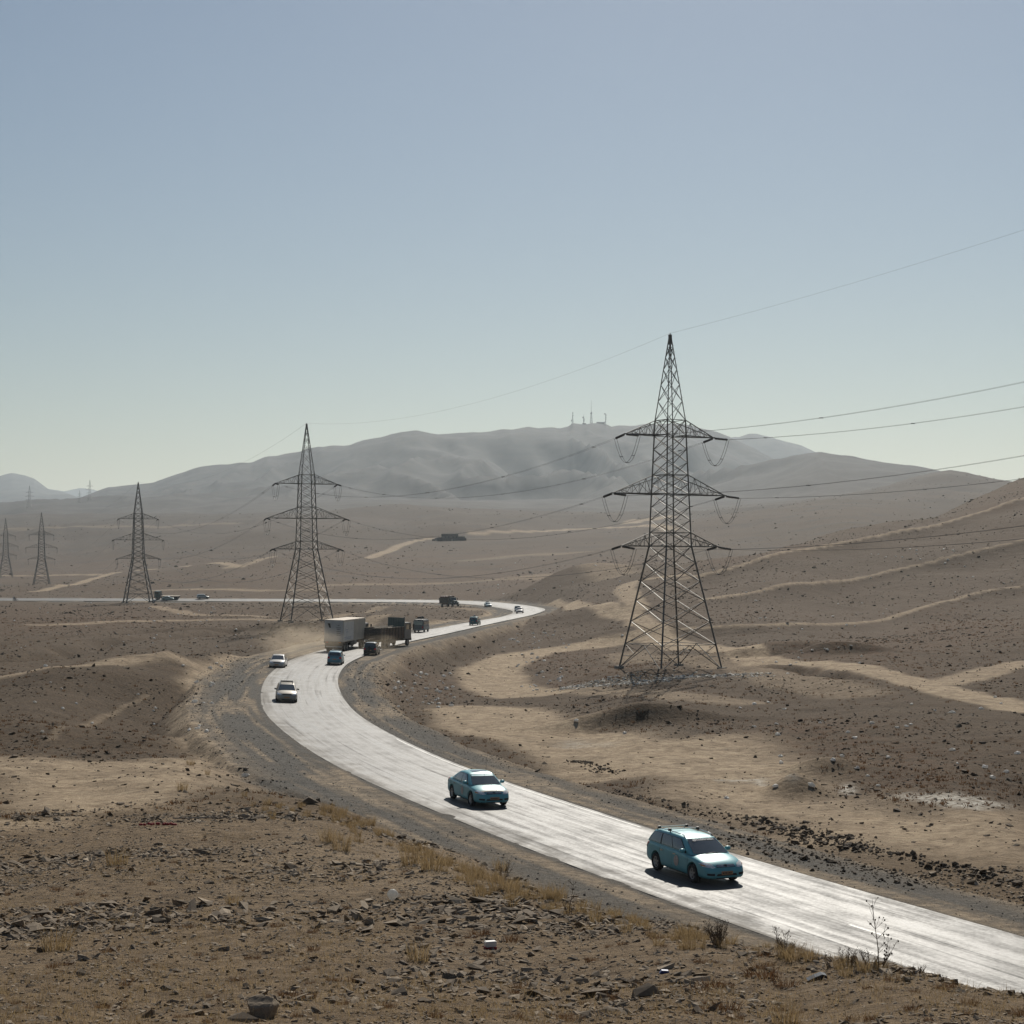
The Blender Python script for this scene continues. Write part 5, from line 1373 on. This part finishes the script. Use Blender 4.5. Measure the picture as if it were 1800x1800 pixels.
def scatter_mesh(name, tmpl, X, Y, size, sink, tilt, matr, zs=None, lift=None):
    """many small solids joined into one mesh"""
    Z_ = ground(X, Y) if lift is None else lift
    VV = []; FF = []; base = 0
    which = RNG.integers(0, len(tmpl), len(X))
    for k, (V, Fc) in enumerate(tmpl):
        q = np.where(which == k)[0]; n = len(q)
        if not n: continue
        yaw = RNG.uniform(0, 2*np.pi, n); ta = RNG.normal(0, tilt, n); tb = RNG.normal(0, tilt, n); s_ = size[q]
        v = V[None] * s_[:, None, None]
        if zs is not None: v = v * np.stack([np.ones(n), np.ones(n), zs[q]], 1)[:, None, :]
        x, y, z = v[..., 0], v[..., 1], v[..., 2]
        y, z = y*np.cos(ta)[:,None]-z*np.sin(ta)[:,None], y*np.sin(ta)[:,None]+z*np.cos(ta)[:,None]
        x, z = x*np.cos(tb)[:,None]+z*np.sin(tb)[:,None], -x*np.sin(tb)[:,None]+z*np.cos(tb)[:,None]
        x, y = x*np.cos(yaw)[:,None]-y*np.sin(yaw)[:,None], x*np.sin(yaw)[:,None]+y*np.cos(yaw)[:,None]
        P = np.stack([x + X[q][:,None], y + Y[q][:,None], z + (Z_[q] + sink*s_)[:,None]], -1).reshape(-1, 3)
        f = (Fc[None] + (np.arange(n)*len(V))[:, None, None]).reshape(-1, Fc.shape[1]) + base
        VV.append(P); FF.append(f); base += len(P)
    o = link(name, np_mesh(name, np.vstack(VV), np.vstack(FF), False), None, matr); return o
def fan(n, y0, y1, power=1.0, u0=-.335, u1=.335):
    """random ground points in the sector the road is seen from; nearer ones denser"""
    t = RNG.uniform(0, 1, n); Y = np.exp(math.log(y0) + t**power * (math.log(y1)-math.log(y0)))
    return RNG.uniform(u0, u1, n) * (Y + 2.0), Y
def off_road(X, Y, left, right):
    s_, i_ = road_query(X, Y); return ((s_ > 0) & (s_ > RHW[i_] + right)) | ((s_ <= 0) & (-s_ > RHW[i_] + left)), s_, i_
def at_mask(arr, X, Y):
    r = np.clip(np.rint(np.interp(Y, rowsY, np.arange(NR))).astype(int), 0, NR-1); c = np.clip(np.rint(np.interp(X/(Y+20), cols, np.arange(NCOL))).astype(int), 0, NCOL-1)
    return arr[r*NCOL + c]
# near slope: chips of shale
X, Y = fan(135000, 15, 66, .95); ok, s_, i_ = off_road(X, Y, 2.8, 3.2)
keep = ok & (RNG.uniform(0, 1, len(X)) < .30 + .9*np.clip(fbm(X, Y, 5, 3, 88) + .35, 0, 1) * (1 - .85*at_mask(sand, X, Y)))
X, Y = X[keep], Y[keep]
sz = np.clip(RNG.lognormal(math.log(.031), .62, len(X)), .012, .17) * (.75 + .012*Y) * (.55 + 1.1*np.clip(fbm(X, Y, 4.5, 3, 188)*1.3 + .42, 0, 1))
o = scatter_mesh('shale_chips', chips, X, Y, sz, .10, .26, m_stone); tag(o, 'loose shale chips strewn over the near slope', 'stones', kind='stuff')
# clods and stones farther out: verges, embankments, field, hill
X, Y = fan(60000, 60, 560, .85); ok, s_, i_ = off_road(X, Y, 4.5, 3.4)
keep = ok & (RNG.uniform(0, 1, len(X)) < (.15 + .85*np.clip(fbm(X, Y, 16, 4, 91)*1.4 + .45, 0, 1)) * (1 - .82*np.minimum(1, at_mask(sand, X, Y)*1.1)))
X, Y = X[keep], Y[keep]; sz = np.clip(RNG.lognormal(math.log(.085), .5, len(X)), .03, .5) * (.55 + .0042*Y)
o = scatter_mesh('earth_clods', [hull(7, 1, .85, .5, 300+k) for k in range(8)], X, Y, sz, .1, .25, m_clod); tag(o, 'dark clods and low scrub dotted over the plain and hills', 'clods', kind='stuff')
X, Y = fan(16000, 560, 2100, 1.0); keep = RNG.uniform(0,1,len(X)) < np.clip(fbm(X, Y, 120, 4, 95)*1.5 + .5, .05, 1) * (1 - at_mask(sand, X, Y)); X, Y = X[keep], Y[keep]
s_, i_ = road_query(X, Y); q_ = np.abs(s_) > 14; X, Y = X[q_], Y[q_]
o = scatter_mesh('distant_scrub', [hull(6, 1, .85, .45, 320+k) for k in range(6)], X, Y, np.clip(RNG.lognormal(math.log(.35), .5, len(X)), .15, 1.6)*(.5+.0009*Y), .1, .2, m_clod); tag(o, 'dark scrub and humps speckling the far plain', 'scrub', kind='stuff')
i_ = RNG.integers(12, int(np.argmin(np.abs(RC[:260,1]-200))), 11000); sd = RNG.uniform(0,1,len(i_)) < .55
lat = np.where(sd, -(RHW[i_] + RNG.uniform(.1, 1, len(i_))**.8 * (SHL(RC[i_,1]) + .8)), RHW[i_] + .15 + RNG.uniform(0, 1, len(i_))**.7 * (SHR + .8)); lo = RNG.uniform(-1, 1, len(i_))
X = RC[i_,0] + RN[i_,0]*lat + RT[i_,0]*lo; Y = RC[i_,1] + RN[i_,1]*lat + RT[i_,1]*lo
m_grav = island_mat('shoulder_gravel_stone', [(.07,.065,.058),(.15,.14,.122),(.27,.25,.215)])
o = scatter_mesh('shoulder_gravel', [hull(6, 1, .8, .5, 340+k) for k in range(6)], X, Y, np.clip(RNG.lognormal(math.log(.028), .5, len(X)), .012, .12)*(.7+.006*Y), .1, .3, m_grav); tag(o, 'loose gravel strewn on the road shoulders', 'gravel', kind='stuff')
# rubble along the verge berm, stones round the pylon, gravel strip edges
def along_px(P, n, spread):
    Q = catmull(np.array([hit(*p)[:2] for p in P]), 1.0); k = RNG.integers(0, len(Q)-1, n); t = RNG.uniform(0,1,n)[:,None]
    B = Q[k]*(1-t) + Q[k+1]*t; return B[:,0]+RNG.normal(0,spread,n), B[:,1]+RNG.normal(0,spread,n)
for P, n, sp, s0, lab in [([(1310,1438),(1400,1462),(1500,1487),(1600,1510),(1700,1534),(1800,1556)], 800, .5, .075, 'ridge of dark broken clods along the verge'),
                          ([(1080,1392),(1130,1408),(1200,1424),(1290,1440)], 260, .5, .06, 'short line of dark clods beside the verge'),
                          ([(1010,1338),(1040,1346),(1085,1360)], 180, .4, .07, 'small heap line of dark earth by the track'),
                          ([(1240,1470),(1400,1500),(1600,1545),(1800,1590)], 900, 1.0, .045, 'scattered verge stones below the clod ridge')]:
    X, Y = along_px(P, n, sp); o = scatter_mesh('verge_clods', lumps, X, Y, np.clip(RNG.lognormal(math.log(s0), .5, n), .02, .4), .2, .4, m_clod); tag(o, lab, 'clods', kind='stuff')
m_pale = island_mat('pale_rubble', [(.56,.52,.45),(.66,.62,.54),(.76,.72,.64)])
X, Y = along_px([(1005,1207),(1060,1202),(1120,1197),(1180,1193),(1260,1188),(1330,1187)], 1500, 1.5)
o = scatter_mesh('pale_rubble', chips, X, Y, np.clip(RNG.lognormal(math.log(.16), .45, len(X)), .05, .45), .12, .16, m_pale); tag(o, 'band of pale broken rubble at the foot of the pylon', 'rubble', kind='stuff')

def size_word(h): return 'small' if h < .2 else ('middling' if h < .3 else 'big')
LM = [(465,1765,'near the largest boulder'),(690,1565,'near the standing plastic bag'),(862,1662,'near the white carton'),(278,1450,'near the red rag'),(1168,1708,'near the blue scrap'),(1436,1718,'near the bent metal scrap'),
      (1545,1650,'near the tallest weed'),(1260,1650,'near the dense seed stalk clump'),(545,1408,'near the black tilted rock'),(232,1662,'near the upright brown stone'),(74,1668,'near the square brown block'),(1735,1745,'near the pale brow block'),
      (640,1615,'near the dark cube-shaped stone'),(205,1515,'near the lone tall straw clump'),(885,1530,'near the open dead bush'),(1000,1590,'near the thin upright stalk')]
def by(px, py): return min(LM, key=lambda q: (q[0]-px)**2 + ((q[1]-py)*1.6)**2)[2]

# ------------------------------------------------------------------ single rocks
rock_me = []
for k in range(14):
    V, Fc = hull(11 if k % 2 else 9, 1, random.uniform(.55,.9), random.uniform(.3,.75), 500+k); q = np_mesh('rock', V, Fc, False); q.materials.append(m_stone); rock_me.append(q)
def rock(px, py, wpx, label, group=None, k=None, flat=1.0, ymin=10):
    x, y, z = hit(px, py, ymin); s0 = wpx / F * y / 2
    o = link('rock', rock_me[random.randrange(14) if k is None else k]); o.scale = (s0, s0, s0*flat); o.rotation_euler = (random.gauss(0,.15), random.gauss(0,.15), random.uniform(0,6.28)); o.location = (x, y, z + s0*.18*flat)
    tag(o, label, 'rock', group); return o
bm = bmesh.new(); bmesh.ops.create_icosphere(bm, subdivisions=4, radius=1.25)
rr = random.Random(5); cuts = [(Vector((rr.gauss(0,1),rr.gauss(0,1),rr.gauss(0,1))).normalized(), rr.uniform(.62,.95)) for _ in range(13)]
for v in bm.verts:
    p = v.co.copy()
    for a_, d_ in cuts:
        e_ = p.dot(a_) - d_
        if e_ > 0: p -= a_*e_*.94
    p += Vector((math.sin(p.y*9+p.z*5), math.sin(p.x*8-p.z*7), math.sin(p.x*7+p.y*6)))*.02 + Vector((rr.gauss(0,.008), rr.gauss(0,.008), rr.gauss(0,.008)))
    v.co = Vector((p.x, p.y*.8, p.z*.8))
big = bpy.data.meshes.new('boulder'); bm.to_mesh(big); big.materials.append(m_stone)
x, y, z = hit(465, 1788); o = link('boulder', big); s0 = 64/F*y/2; o.location = (x, y, z+s0*.5); o.scale = (s0, s0, s0); o.rotation_euler = (.2,-.25,.4); tag(o, 'largest dark angular boulder on the near stony slope', 'boulder')
bm.free()
for px, py, w_, lab in [(430,1795,70,'flat pale slab half buried beside the largest boulder'),(232,1668,22,'upright brown stone left of the grass tuft on the near slope'),(74,1673,24,'square brown block beside the tall straw tuft'),
        (146,1715,28,'dark wedge rock near the small black stones'),(640,1620,17,'dark cube-shaped stone below the standing plastic bag'),(1498,1745,15,'upright dark stone among rusty tufts near the verge brow'),
        (1735,1750,26,'pale block lying on the brow by the road'),(1305,1680,27,'flat pale slab behind the rusty tufts on the brow'),(1370,1290,13,'brown boulder, larger of a pair on the scrub field'),(1405,1299,12,'brown boulder, smaller of a pair on the scrub field'),
        (1208,1262,8,'dark boulder on the rim of the earth mound'),(1256,1267,7,'small dark boulder past the earth mound'),(863,1222,10,'dark lump lying in the bend of the dirt track'),(388,1470,7,'small dark stone on the sandy slope'),
        (286,1514,14,'rounded dark stone on the open near slope'),(473,1468,11,'standing dark stone near the straw patch'),(1389,1468,22,'flat pale slab lying along the verge'),(1500,1494,12,'small pale block beside the clod ridge'),
        (545,1412,38,'black tilted rock at the edge of the near bank')]:
    rock(px, py, w_, lab)
n_r = 0; tries = 0
while n_r < 275 and tries < 4000:
    tries += 1; px = random.uniform(-10, 1810); py = random.uniform(1470, 1798)
    brow = np.interp(px, [500,570,700,850,1000,1200,1400,1540,1650,1800], [1400,1412,1470,1540,1595,1645,1680,1700,1715,1765])
    if py < brow + 4: continue
    w_ = min(34, max(7, random.lognormvariate(math.log(11), .42))) * (.55 + .45*(py-1400)/400)
    x, y, z = hit(px, py)
    if y > 60: continue
    fl = random.uniform(.5,1.0); rock(px, py, w_, ('flat ' if fl < .72 else 'chunky ') + size_word(w_/F*y*1.5) + ' brown stone on the near slope, ' + by(px, py), 'angular stones on the near slope', flat=fl); n_r += 1

# ------------------------------------------------------------------ dry plants
def blades(n, h, spread, lean, wid, seed, seg=2, tip_spread=1.0, stalkheads=0):
    rr = random.Random(seed); V = []; Fc = []
    for k in range(n):
        a = rr.uniform(0, 6.283); r0 = spread*math.sqrt(rr.random()); bx_, by_ = r0*math.cos(a), r0*math.sin(a)
        hh = h*rr.uniform(.45, 1.05); la = a + rr.gauss(0,.7); ln = lean*rr.uniform(.2,1.1)*hh*tip_spread; w_ = wid*rr.uniform(.7,1.3)
        fa = rr.uniform(0, 6.283); wx_, wy_ = math.cos(fa)*w_, math.sin(fa)*w_
        pts = [(bx_ + math.cos(la)*ln*(t**1.7), by_ + math.sin(la)*ln*(t**1.7), hh*t*(1-.12*t*lean)) for t in [i/seg for i in range(seg+1)]]
        b0 = len(V)
        for i, p in enumerate(pts[:-1]): f = 1 - .6*i/seg; V += [(p[0]-wx_*f, p[1]-wy_*f, p[2]-(.05*h if i == 0 else 0)), (p[0]+wx_*f, p[1]+wy_*f, p[2]-(.05*h if i == 0 else 0))]
        V.append(pts[-1])
        for i in range(seg-1): Fc += [(b0+2*i, b0+2*i+1, b0+2*i+3), (b0+2*i, b0+2*i+3, b0+2*i+2)]
        e = b0 + 2*(seg-1); Fc.append((e, e+1, b0+2*seg))
    return np.array(V), np.array(Fc)
def to_me(name, VF, matr): q = np_mesh(name, VF[0], VF[1], False); q.materials.append(matr); return q
straw_t = [blades(95, 1.0, .34, .6, .009, 40+k) for k in range(6)]
rust_t = [blades(110, .5, .46, .9, .012, 60+k) for k in range(6)]
straw_me = [to_me('straw', t_, m_straw) for t_ in straw_t]; rust_me = [to_me('scrub', t_, m_rusty) for t_ in rust_t]
def tuft(x, y, h, kind, label, group):
    o = link('straw_tuft' if kind == 's' else 'scrub_tuft', random.choice(straw_me if kind == 's' else rust_me)); o.location = (x, y, gz(x, y) - .01)
    o.scale = (h*random.uniform(.8,1.3),)*2 + (h,); o.rotation_euler = (0, 0, random.uniform(0, 6.28)); tag(o, label, 'dry grass' if kind == 's' else 'scrub', group)
brow_x = [560,640,700,760,850,930,1000,1100,1200,1300,1400,1500,1600,1700,1800]; brow_y = [1412,1440,1470,1500,1535,1560,1585,1610,1640,1655,1672,1690,1705,1725,1760]
cnt = 0
for k in range(215):                 # straw along the brow above the road
    px = random.choice([random.uniform(560,1000), random.uniform(640,900), random.uniform(600,1000), random.uniform(900,1230), random.uniform(1000,1560), random.uniform(440,640)])
    py = np.interp(px, brow_x, brow_y) + abs(random.gauss(0, 17)) + 2
    x, y, z = hit(px, py); 
    if y > 95: continue
    h_ = random.uniform(.14,.38)*(.7+.008*y); tuft(x, y, h_, 's', size_word(h_) + ' straw tuft on the brow above the road, ' + by(px, py), 'straw tufts along the brow'); cnt += 1
for px, py, hpx in [(205,1520,42),(100,1672,58),(735,1690,55),(410,1590,28),(1255,1560,20),(335,1345,16),(365,1362,14),(430,1400,16),(985,1580,38),(320,1390,24),(600,1495,45),(575,1480,40),(1380,1800,60),(1600,1690,22),(760,1530,48),(720,1520,50),(880,1530,30)]:
    x, y, z = hit(px, py); tuft(x, y, hpx/F*y, 's', 'larger pale straw clump standing on the near slope, ' + by(px, py), 'larger straw clumps on the slope')
for k in range(270):
    px = random.uniform(0, 1800); py = random.uniform(1465, 1798)
    if py < np.interp(px, [0]+brow_x, [1400]+brow_y) + 6: continue
    x, y, z = hit(px, py)
    if y > 60: continue
    h_ = random.uniform(.10,.24); tuft(x, y, h_, 'r', size_word(h_*1.6) + ' rust-brown scrub cushion on the near slope, ' + by(px, py), 'rust-brown scrub cushions')
for px, py, hpx in [(1275,1775,34),(1250,1735,26),(1340,1718,34),(1380,1735,28),(505,1752,22),(845,1645,26),(900,1655,24),(625,1440,14),(540,1755,20),(1225,1745,24),(100,1565,14),(1010,1795,20),(1795,1785,26),(1040,1690,18)]:
    x, y, z = hit(px, py); tuft(x, y, hpx/F*y*1.6, 'r', 'broad rust-brown scrub mound among stones, ' + by(px, py), 'broad scrub mounds')
# fine dry stubble and far scrub as one cover each
X, Y = fan(15000, 15, 66); ok, s_, i_ = off_road(X, Y, 2.9, 3.3); keep = ok & (fbm(X, Y, 5, 3, 17) > -.12 + .3*RNG.uniform(0,1,len(X))); X, Y = X[keep], Y[keep]
tiny = [blades(9, .5, .4, .9, .012, 80+k, 1) for k in range(6)]
o = scatter_mesh('dry_stubble', tiny, X, Y, RNG.uniform(.09,.32,len(X)), 0, .1, m_straw); tag(o, 'thin dry stubble over the near slope', 'grass', kind='stuff')
X, Y = fan(26000, 62, 420, .9); ok, s_, i_ = off_road(X, Y, 6.0, 4.5)
dens = np.clip(fbm(X, Y, 22, 3, 27) + .25, 0, 1) + at_mask(rust, X, Y)*.9; keep = ok & (RNG.uniform(0,1.2,len(X)) < dens) & (at_mask(sand, X, Y) < .4); X, Y = X[keep], Y[keep]
far_t = [blades(8, .6, .5, .9, .09, 120+k, 1) for k in range(6)]
o = scatter_mesh('rusty_scrub', far_t, X, Y, RNG.uniform(.14,.42,len(X))*(.8+.002*Y), 0, .1, m_rusty); tag(o, 'rust-brown scrub speckling the field and slopes', 'scrub', kind='stuff')

# tall dead weeds on the brow: stem with side twigs and seed heads
def weed(px, py, hpx, label, bushy, seed, lean=0.05):
    rr = random.Random(seed); x, y, z = hit(px, py); h = hpx/F*y
    root = empty('dead_weed', (x, y, z - .02)); tag(root, label, 'weed', None)
    heads = MB()
    def stem(p0, d, L, r, tw, name):
        mb = MB(); pts = [Vector(p0)]; v = Vector(d).normalized(); n = 7
        for i in range(n): v = (v + Vector((rr.gauss(0,.07), rr.gauss(0,.07), .02))).normalized(); pts.append(pts[-1] + v*L/n)
        for i in range(n): mb.bar(pts[i], pts[i+1], r*(1-.11*i), 5, r*(1-.11*(i+1)))
        for k in range(tw):
            t = rr.uniform(.35,.97); q = pts[int(t*n)]; a = rr.uniform(0,6.28); l2 = L*rr.uniform(.10,.24)
            e = q + Vector((math.cos(a)*.75, math.sin(a)*.4, .75)).normalized()*l2; mb.bar(q, e, r*.35, 3, r*.2)
            if rr.random() < .75: heads.lathe([(0,-.018*h),(.008*h+.003,-.004*h),(.007*h+.003,.008*h),(0,.016*h)], e, 'z', 6)
            if rr.random() < .5:
                e2 = q.lerp(e,.6) + Vector((math.cos(a+1)*.5, math.sin(a+1)*.3, .8)).normalized()*l2*.5; mb.bar(q.lerp(e,.6), e2, r*.25, 3); heads.lathe([(0,-.012*h),(.007*h+.002,0),(0,.014*h)], e2, 'z', 5)
        mb.build(name, m_twig, root)
    if not bushy: stem((0,0,0), (lean,0,1), h, .009, 16, 'stem')
    for k in range(bushy if bushy else 4):
        a = rr.uniform(0,6.28); f = rr.uniform(.45,1.0) if bushy else rr.uniform(.25,.5)
        stem((math.cos(a)*.04, math.sin(a)*.04, 0), (math.cos(a)*.38, math.sin(a)*.25, 1), h*f, .006, 9 if bushy else 6, 'stem')
    if heads.v: tag(heads.build('seed_heads', m_twig, root), kind='stuff')
weed(1545, 1704, 128, 'tall thin dead weed with seed heads, tallest plant on the brow', 0, 1, -.12)
weed(1260, 1662, 52, 'broad dense clump of brown seed stalks on the brow', 30, 2)
weed(1380, 1682, 60, 'wide leaning dead bush with thin stalks on the brow', 12, 3)
weed(1490, 1700, 44, 'short bristly dead bush beside the tall weed', 16, 4)
weed(1530, 1703, 50, 'curved dead stalks at the foot of the tall weed', 8, 5)
weed(1612, 1716, 24, 'small spiky dead bush on the brow past the tall weed', 12, 6)
weed(1738, 1742, 18, 'low row of brown stalks at the end of the brow', 14, 7)
weed(1000, 1608, 62, 'thin upright dead stalk above the gravel shoulder', 0, 8)
weed(885, 1545, 42, 'open dead bush at the edge of the shoulder bank', 11, 9)
weed(1460, 1702, 46, 'single dead stalk between the two bushes', 3, 10)
weed(1660, 1728, 18, 'thin pale weed behind the brow near the last stalks', 8, 11)

# ------------------------------------------------------------------ litter
m_bag = island_mat('white_plastic_bag', [(.74,.72,.68),(.82,.81,.78),(.88,.87,.85)], rough=.5, spec=.3, trans=.6)
def crumple(seed, fz, sub=2):
    rr = random.Random(seed); bm = bmesh.new(); bmesh.ops.create_icosphere(bm, subdivisions=sub, radius=1)
    ax = [Vector((rr.gauss(0,1),rr.gauss(0,1),rr.gauss(0,1))).normalized() for _ in range(9)]
    for v in bm.verts:
        d = v.co.normalized(); s_ = 1.0
        for i, a in enumerate(ax): s_ += .09*math.sin(5*d.dot(a)+i*1.7)*(1 if i % 2 else -1)
        s_ += rr.uniform(-.05,.05); v.co = Vector((d.x*s_, d.y*s_*.8, max(d.z*s_*fz, -.25)))
    q = bpy.data.meshes.new('plastic_bag'); bm.to_mesh(q); bm.free(); q.materials.append(m_bag); return q
bag_me = [crumple(700+k, random.uniform(.45,.85), 2) for k in range(7)]
def bag(px, py, wpx, label, group=None, ymin=10):
    x, y, z = hit(px, py, ymin); s0 = wpx/F*y/2*1.1
    if s0 > .45: s0 = .45
    o = link('plastic_bag', random.choice(bag_me)); o.location = (x, y, z + s0*.22); o.scale = (s0, s0, s0*random.uniform(.7,1.1)); o.rotation_euler = (random.gauss(0,.2), random.gauss(0,.2), random.uniform(0,6.28))
    tag(o, label, 'plastic bag', group); return o
# the standing bag caught on a tuft
x, y, z = hit(690, 1584); bm = bmesh.new(); bmesh.ops.create_icosphere(bm, subdivisions=4, radius=1)
for v in bm.verts:
    d = v.co.normalized(); t_ = (d.z+1)/2; an = math.atan2(d.y, d.x); rr_ = (.38 + .62*min(1, t_*1.9)**.8) if t_ < .55 else 1.0
    wr = 1 + .05*math.sin(an*7 + 3*t_) + .035*math.sin(an*13 - 5*t_) * (1.2 - t_)
    v.co = Vector((d.x*rr_*wr, d.y*rr_*wr*.8, d.z*1.05 + .04*math.sin(an*5)*(1-t_)))
sbm = bpy.data.meshes.new('plastic_bag'); bm.to_mesh(sbm); bm.free(); sbm.materials.append(m_bag); sbm.polygons.foreach_set('use_smooth', [True]*len(sbm.polygons))
o = link('plastic_bag', sbm); s0 = 10/F*y; o.location = (x, y, z + .01 + s0*.98); o.scale = (s0, s0, s0); tag(o, 'large white plastic bag standing puffed up on the near slope', 'plastic bag')
for px, py, w_, lab in [(431,1365,13,'flat white bag on the shoulder edge above the near bank'),(944,1213,6,'white bag on the inside of the dirt track bend'),(1013,1268,9,'white bag at the foot of the earth mound'),(1098,1290,9,'flat white bag on the sand before the earth mound'),
                        (771,1238,8,'white bag at the bottom of the road embankment'),(1277,1404,10,'white scrap on the open sand near the road'),(1094,1118,6,'white bag by the dirt track behind the pylon leg')]: bag(px, py, w_, lab)
litter = [((690,800,1180,1245),34,(3,7),'white bag littering the embankment below the bend'),((905,1000,1150,1215),22,(3,6),'white bag strewn on the scrub beside the S-shaped track'),((880,1000,1110,1140),20,(2,5),'white bag scattered along the far embankment foot'),
          ((1300,1790,1220,1290),14,(4,8),'white bag lying on the stony ground by the dirt road'),((1340,1790,1290,1400),16,(4,9),'white bag caught in the rusty scrub field'),((1330,1520,1080,1170),18,(2,5),'white bag near the dark mounds below the hill'),
          ((1530,1680,965,985),10,(2,4),'white bag on the upper slope under the hill track'),((1250,1800,990,1090),16,(2,4),'white bag on the hillside between the tracks'),((320,440,1165,1300),14,(4,8),'white bag on the left bank beside the wide shoulder'),
          ((60,300,1165,1300),9,(3,6),'white bag in the hollow left of the road'),((20,460,1060,1140),26,(2,4),'white scrap on the dark plain beyond the hollow'),((640,760,1040,1075),6,(2,3),'white scrap inside the far bend'),((850,1100,985,1050),12,(2,3),'white scrap on the plain beyond the far bend')]
for (xa, xb, ya, yb), n, (wa, wb), lab in litter:
    for k in range(int(n*1.35)):
        px, py = random.uniform(xa, xb), random.uniform(ya, yb); x, y, z = hit(px, py); s_, i_ = road_query(np.array([x]), np.array([y]))
        if abs(s_[0]) < RHW[i_[0]] + 3.8: continue
        bag(px, py, random.uniform(wa, wb)*1.25, lab, lab + 's')
# other litter
m_red2 = mat('red_rag', (.30, .03, .025), .8); m_tin = mat('printed_carton', (.62, .60, .56), .5)
x, y, z = hit(862, 1668); ct = empty('carton', (x, y, z), .3); tag(ct, 'small white carton with a red base lying by rusty scrub', 'carton')
MB().box(-.09,.09,-.06,.06,.04,.13).build('carton_body', m_tin, ct, bevel=.01); MB().box(-.092,.092,-.062,.062,.0,.04).build('carton_base', m_red2, ct)
x, y, z = hit(278, 1452); rg_ = MB()
for k in range(16): t_ = k/15; rg_.lathe([(0,-.03),(.06,-.01),(.05,.04),(0,.06)], ((t_-.5)*1.1 + random.gauss(0,.03), .25*math.sin(t_*3)+random.gauss(0,.05), .03), 'z', 6)
o = rg_.build('red_rag', m_red2, None, True); o.location = (x, y, z); tag(o, 'torn red rag string lying on the sandy slope', 'rag')
x, y, z = hit(1436, 1722); m_tarp = mat('dark_sheet_metal', (.03,.03,.035), .35, metal=.3)
o = MB().prism([(-.13,0),(-.03,.05),(.06,.085),(.12,.07),(.14,.01),(.03,-.01)], -.07, .09).build('metal_scrap', m_tarp, None); o.location = (x, y, z); tag(o, 'bent dark sheet metal scrap lying on the brow', 'scrap')
x, y, z = hit(1168, 1710); o = MB().prism([(-.07,0),(-.04,.04),(.05,.035),(.07,0)], -.04, .04).build('plastic_scrap', mat('blue_plastic', (.02,.04,.16), .4), None); o.location = (x, y, z); tag(o, 'small dark blue plastic scrap among the near stones', 'scrap')
x, y, z = hit(340, 1440); o = MB().bar((-.7,0,.03),(.7,.15,.05),.02,5).build('stick', m_wood2, None); o.location = (x, y, z); tag(o, 'pale dry stick lying beside the red rag', 'stick')

# ------------------------------------------------------------------ dust raised by the lorries
def dust_cloud(name, label, c, size, dens, scl, rot=0):
    bm = bmesh.new(); bmesh.ops.create_icosphere(bm, subdivisions=3, radius=1); q = bpy.data.meshes.new(name); bm.to_mesh(q); bm.free()
    md = bpy.data.materials.new(name); md.use_nodes = True; nt = md.node_tree
    for nd in list(nt.nodes):
        if nd.type != 'OUTPUT_MATERIAL': nt.nodes.remove(nd)
    g_ = NT(md); v = g_.n('ShaderNodeVolumePrincipled'); v.inputs['Color'].default_value = (.80, .68, .52, 1); v.inputs['Anisotropy'].default_value = .4
    tco = g_.n('ShaderNodeTexCoord').outputs['Object']; ln = g_.n('ShaderNodeVectorMath', operation='LENGTH'); g_.l(tco, ln.inputs[0])
    fall = g_.ramp(ln.outputs['Value'], 1.0, .15, 0, 1); nz_ = g_.ramp(g_.noise(tco, scl, 4, .6), .38, .68)
    d_ = g_.math('MULTIPLY', g_.math('MULTIPLY', fall, nz_), dens); g_.l(d_, v.inputs['Density'])
    g_.l(v.outputs[0], [n_ for n_ in nt.nodes if n_.type == 'OUTPUT_MATERIAL'][0].inputs['Volume'])
    o = link(name, q, None, md); o.location = c; o.scale = size; o.rotation_euler = (0, 0, rot); tag(o, label, 'dust', kind='stuff'); return o
dust_cloud('dust', 'tan dust drifting off the verge behind the container lorry', W(525, 1126, 204), (5.6, 15, 2.8), .075, 1.9, .25)
dust_cloud('dust', 'thin dust raised by the wheels of the timber lorry', W(665, 1132, 228), (3.0, 8, 1.6), .08, 1.6, -.2)
# ------------------------------------------------------------------ haze
hz = MB().box(-19000, 19000, -60, 15500, -60, 510)
mh = bpy.data.materials.new('haze'); mh.use_nodes = True
for nd in list(mh.node_tree.nodes):
    if nd.type != 'OUTPUT_MATERIAL': mh.node_tree.nodes.remove(nd)
pv = mh.node_tree.nodes.new('ShaderNodeVolumePrincipled')
pv.inputs['Color'].default_value = (.76, .86, .93, 1)
pv.inputs['Density'].default_value = .000064
pv.inputs['Anisotropy'].default_value = .45
mh.node_tree.links.new(pv.outputs[0], [n for n in mh.node_tree.nodes if n.type == 'OUTPUT_MATERIAL'][0].inputs['Volume'])
haze = hz.build('haze', mh)
tag(haze, 'pale haze over the plain and mountains', 'haze', kind='stuff')
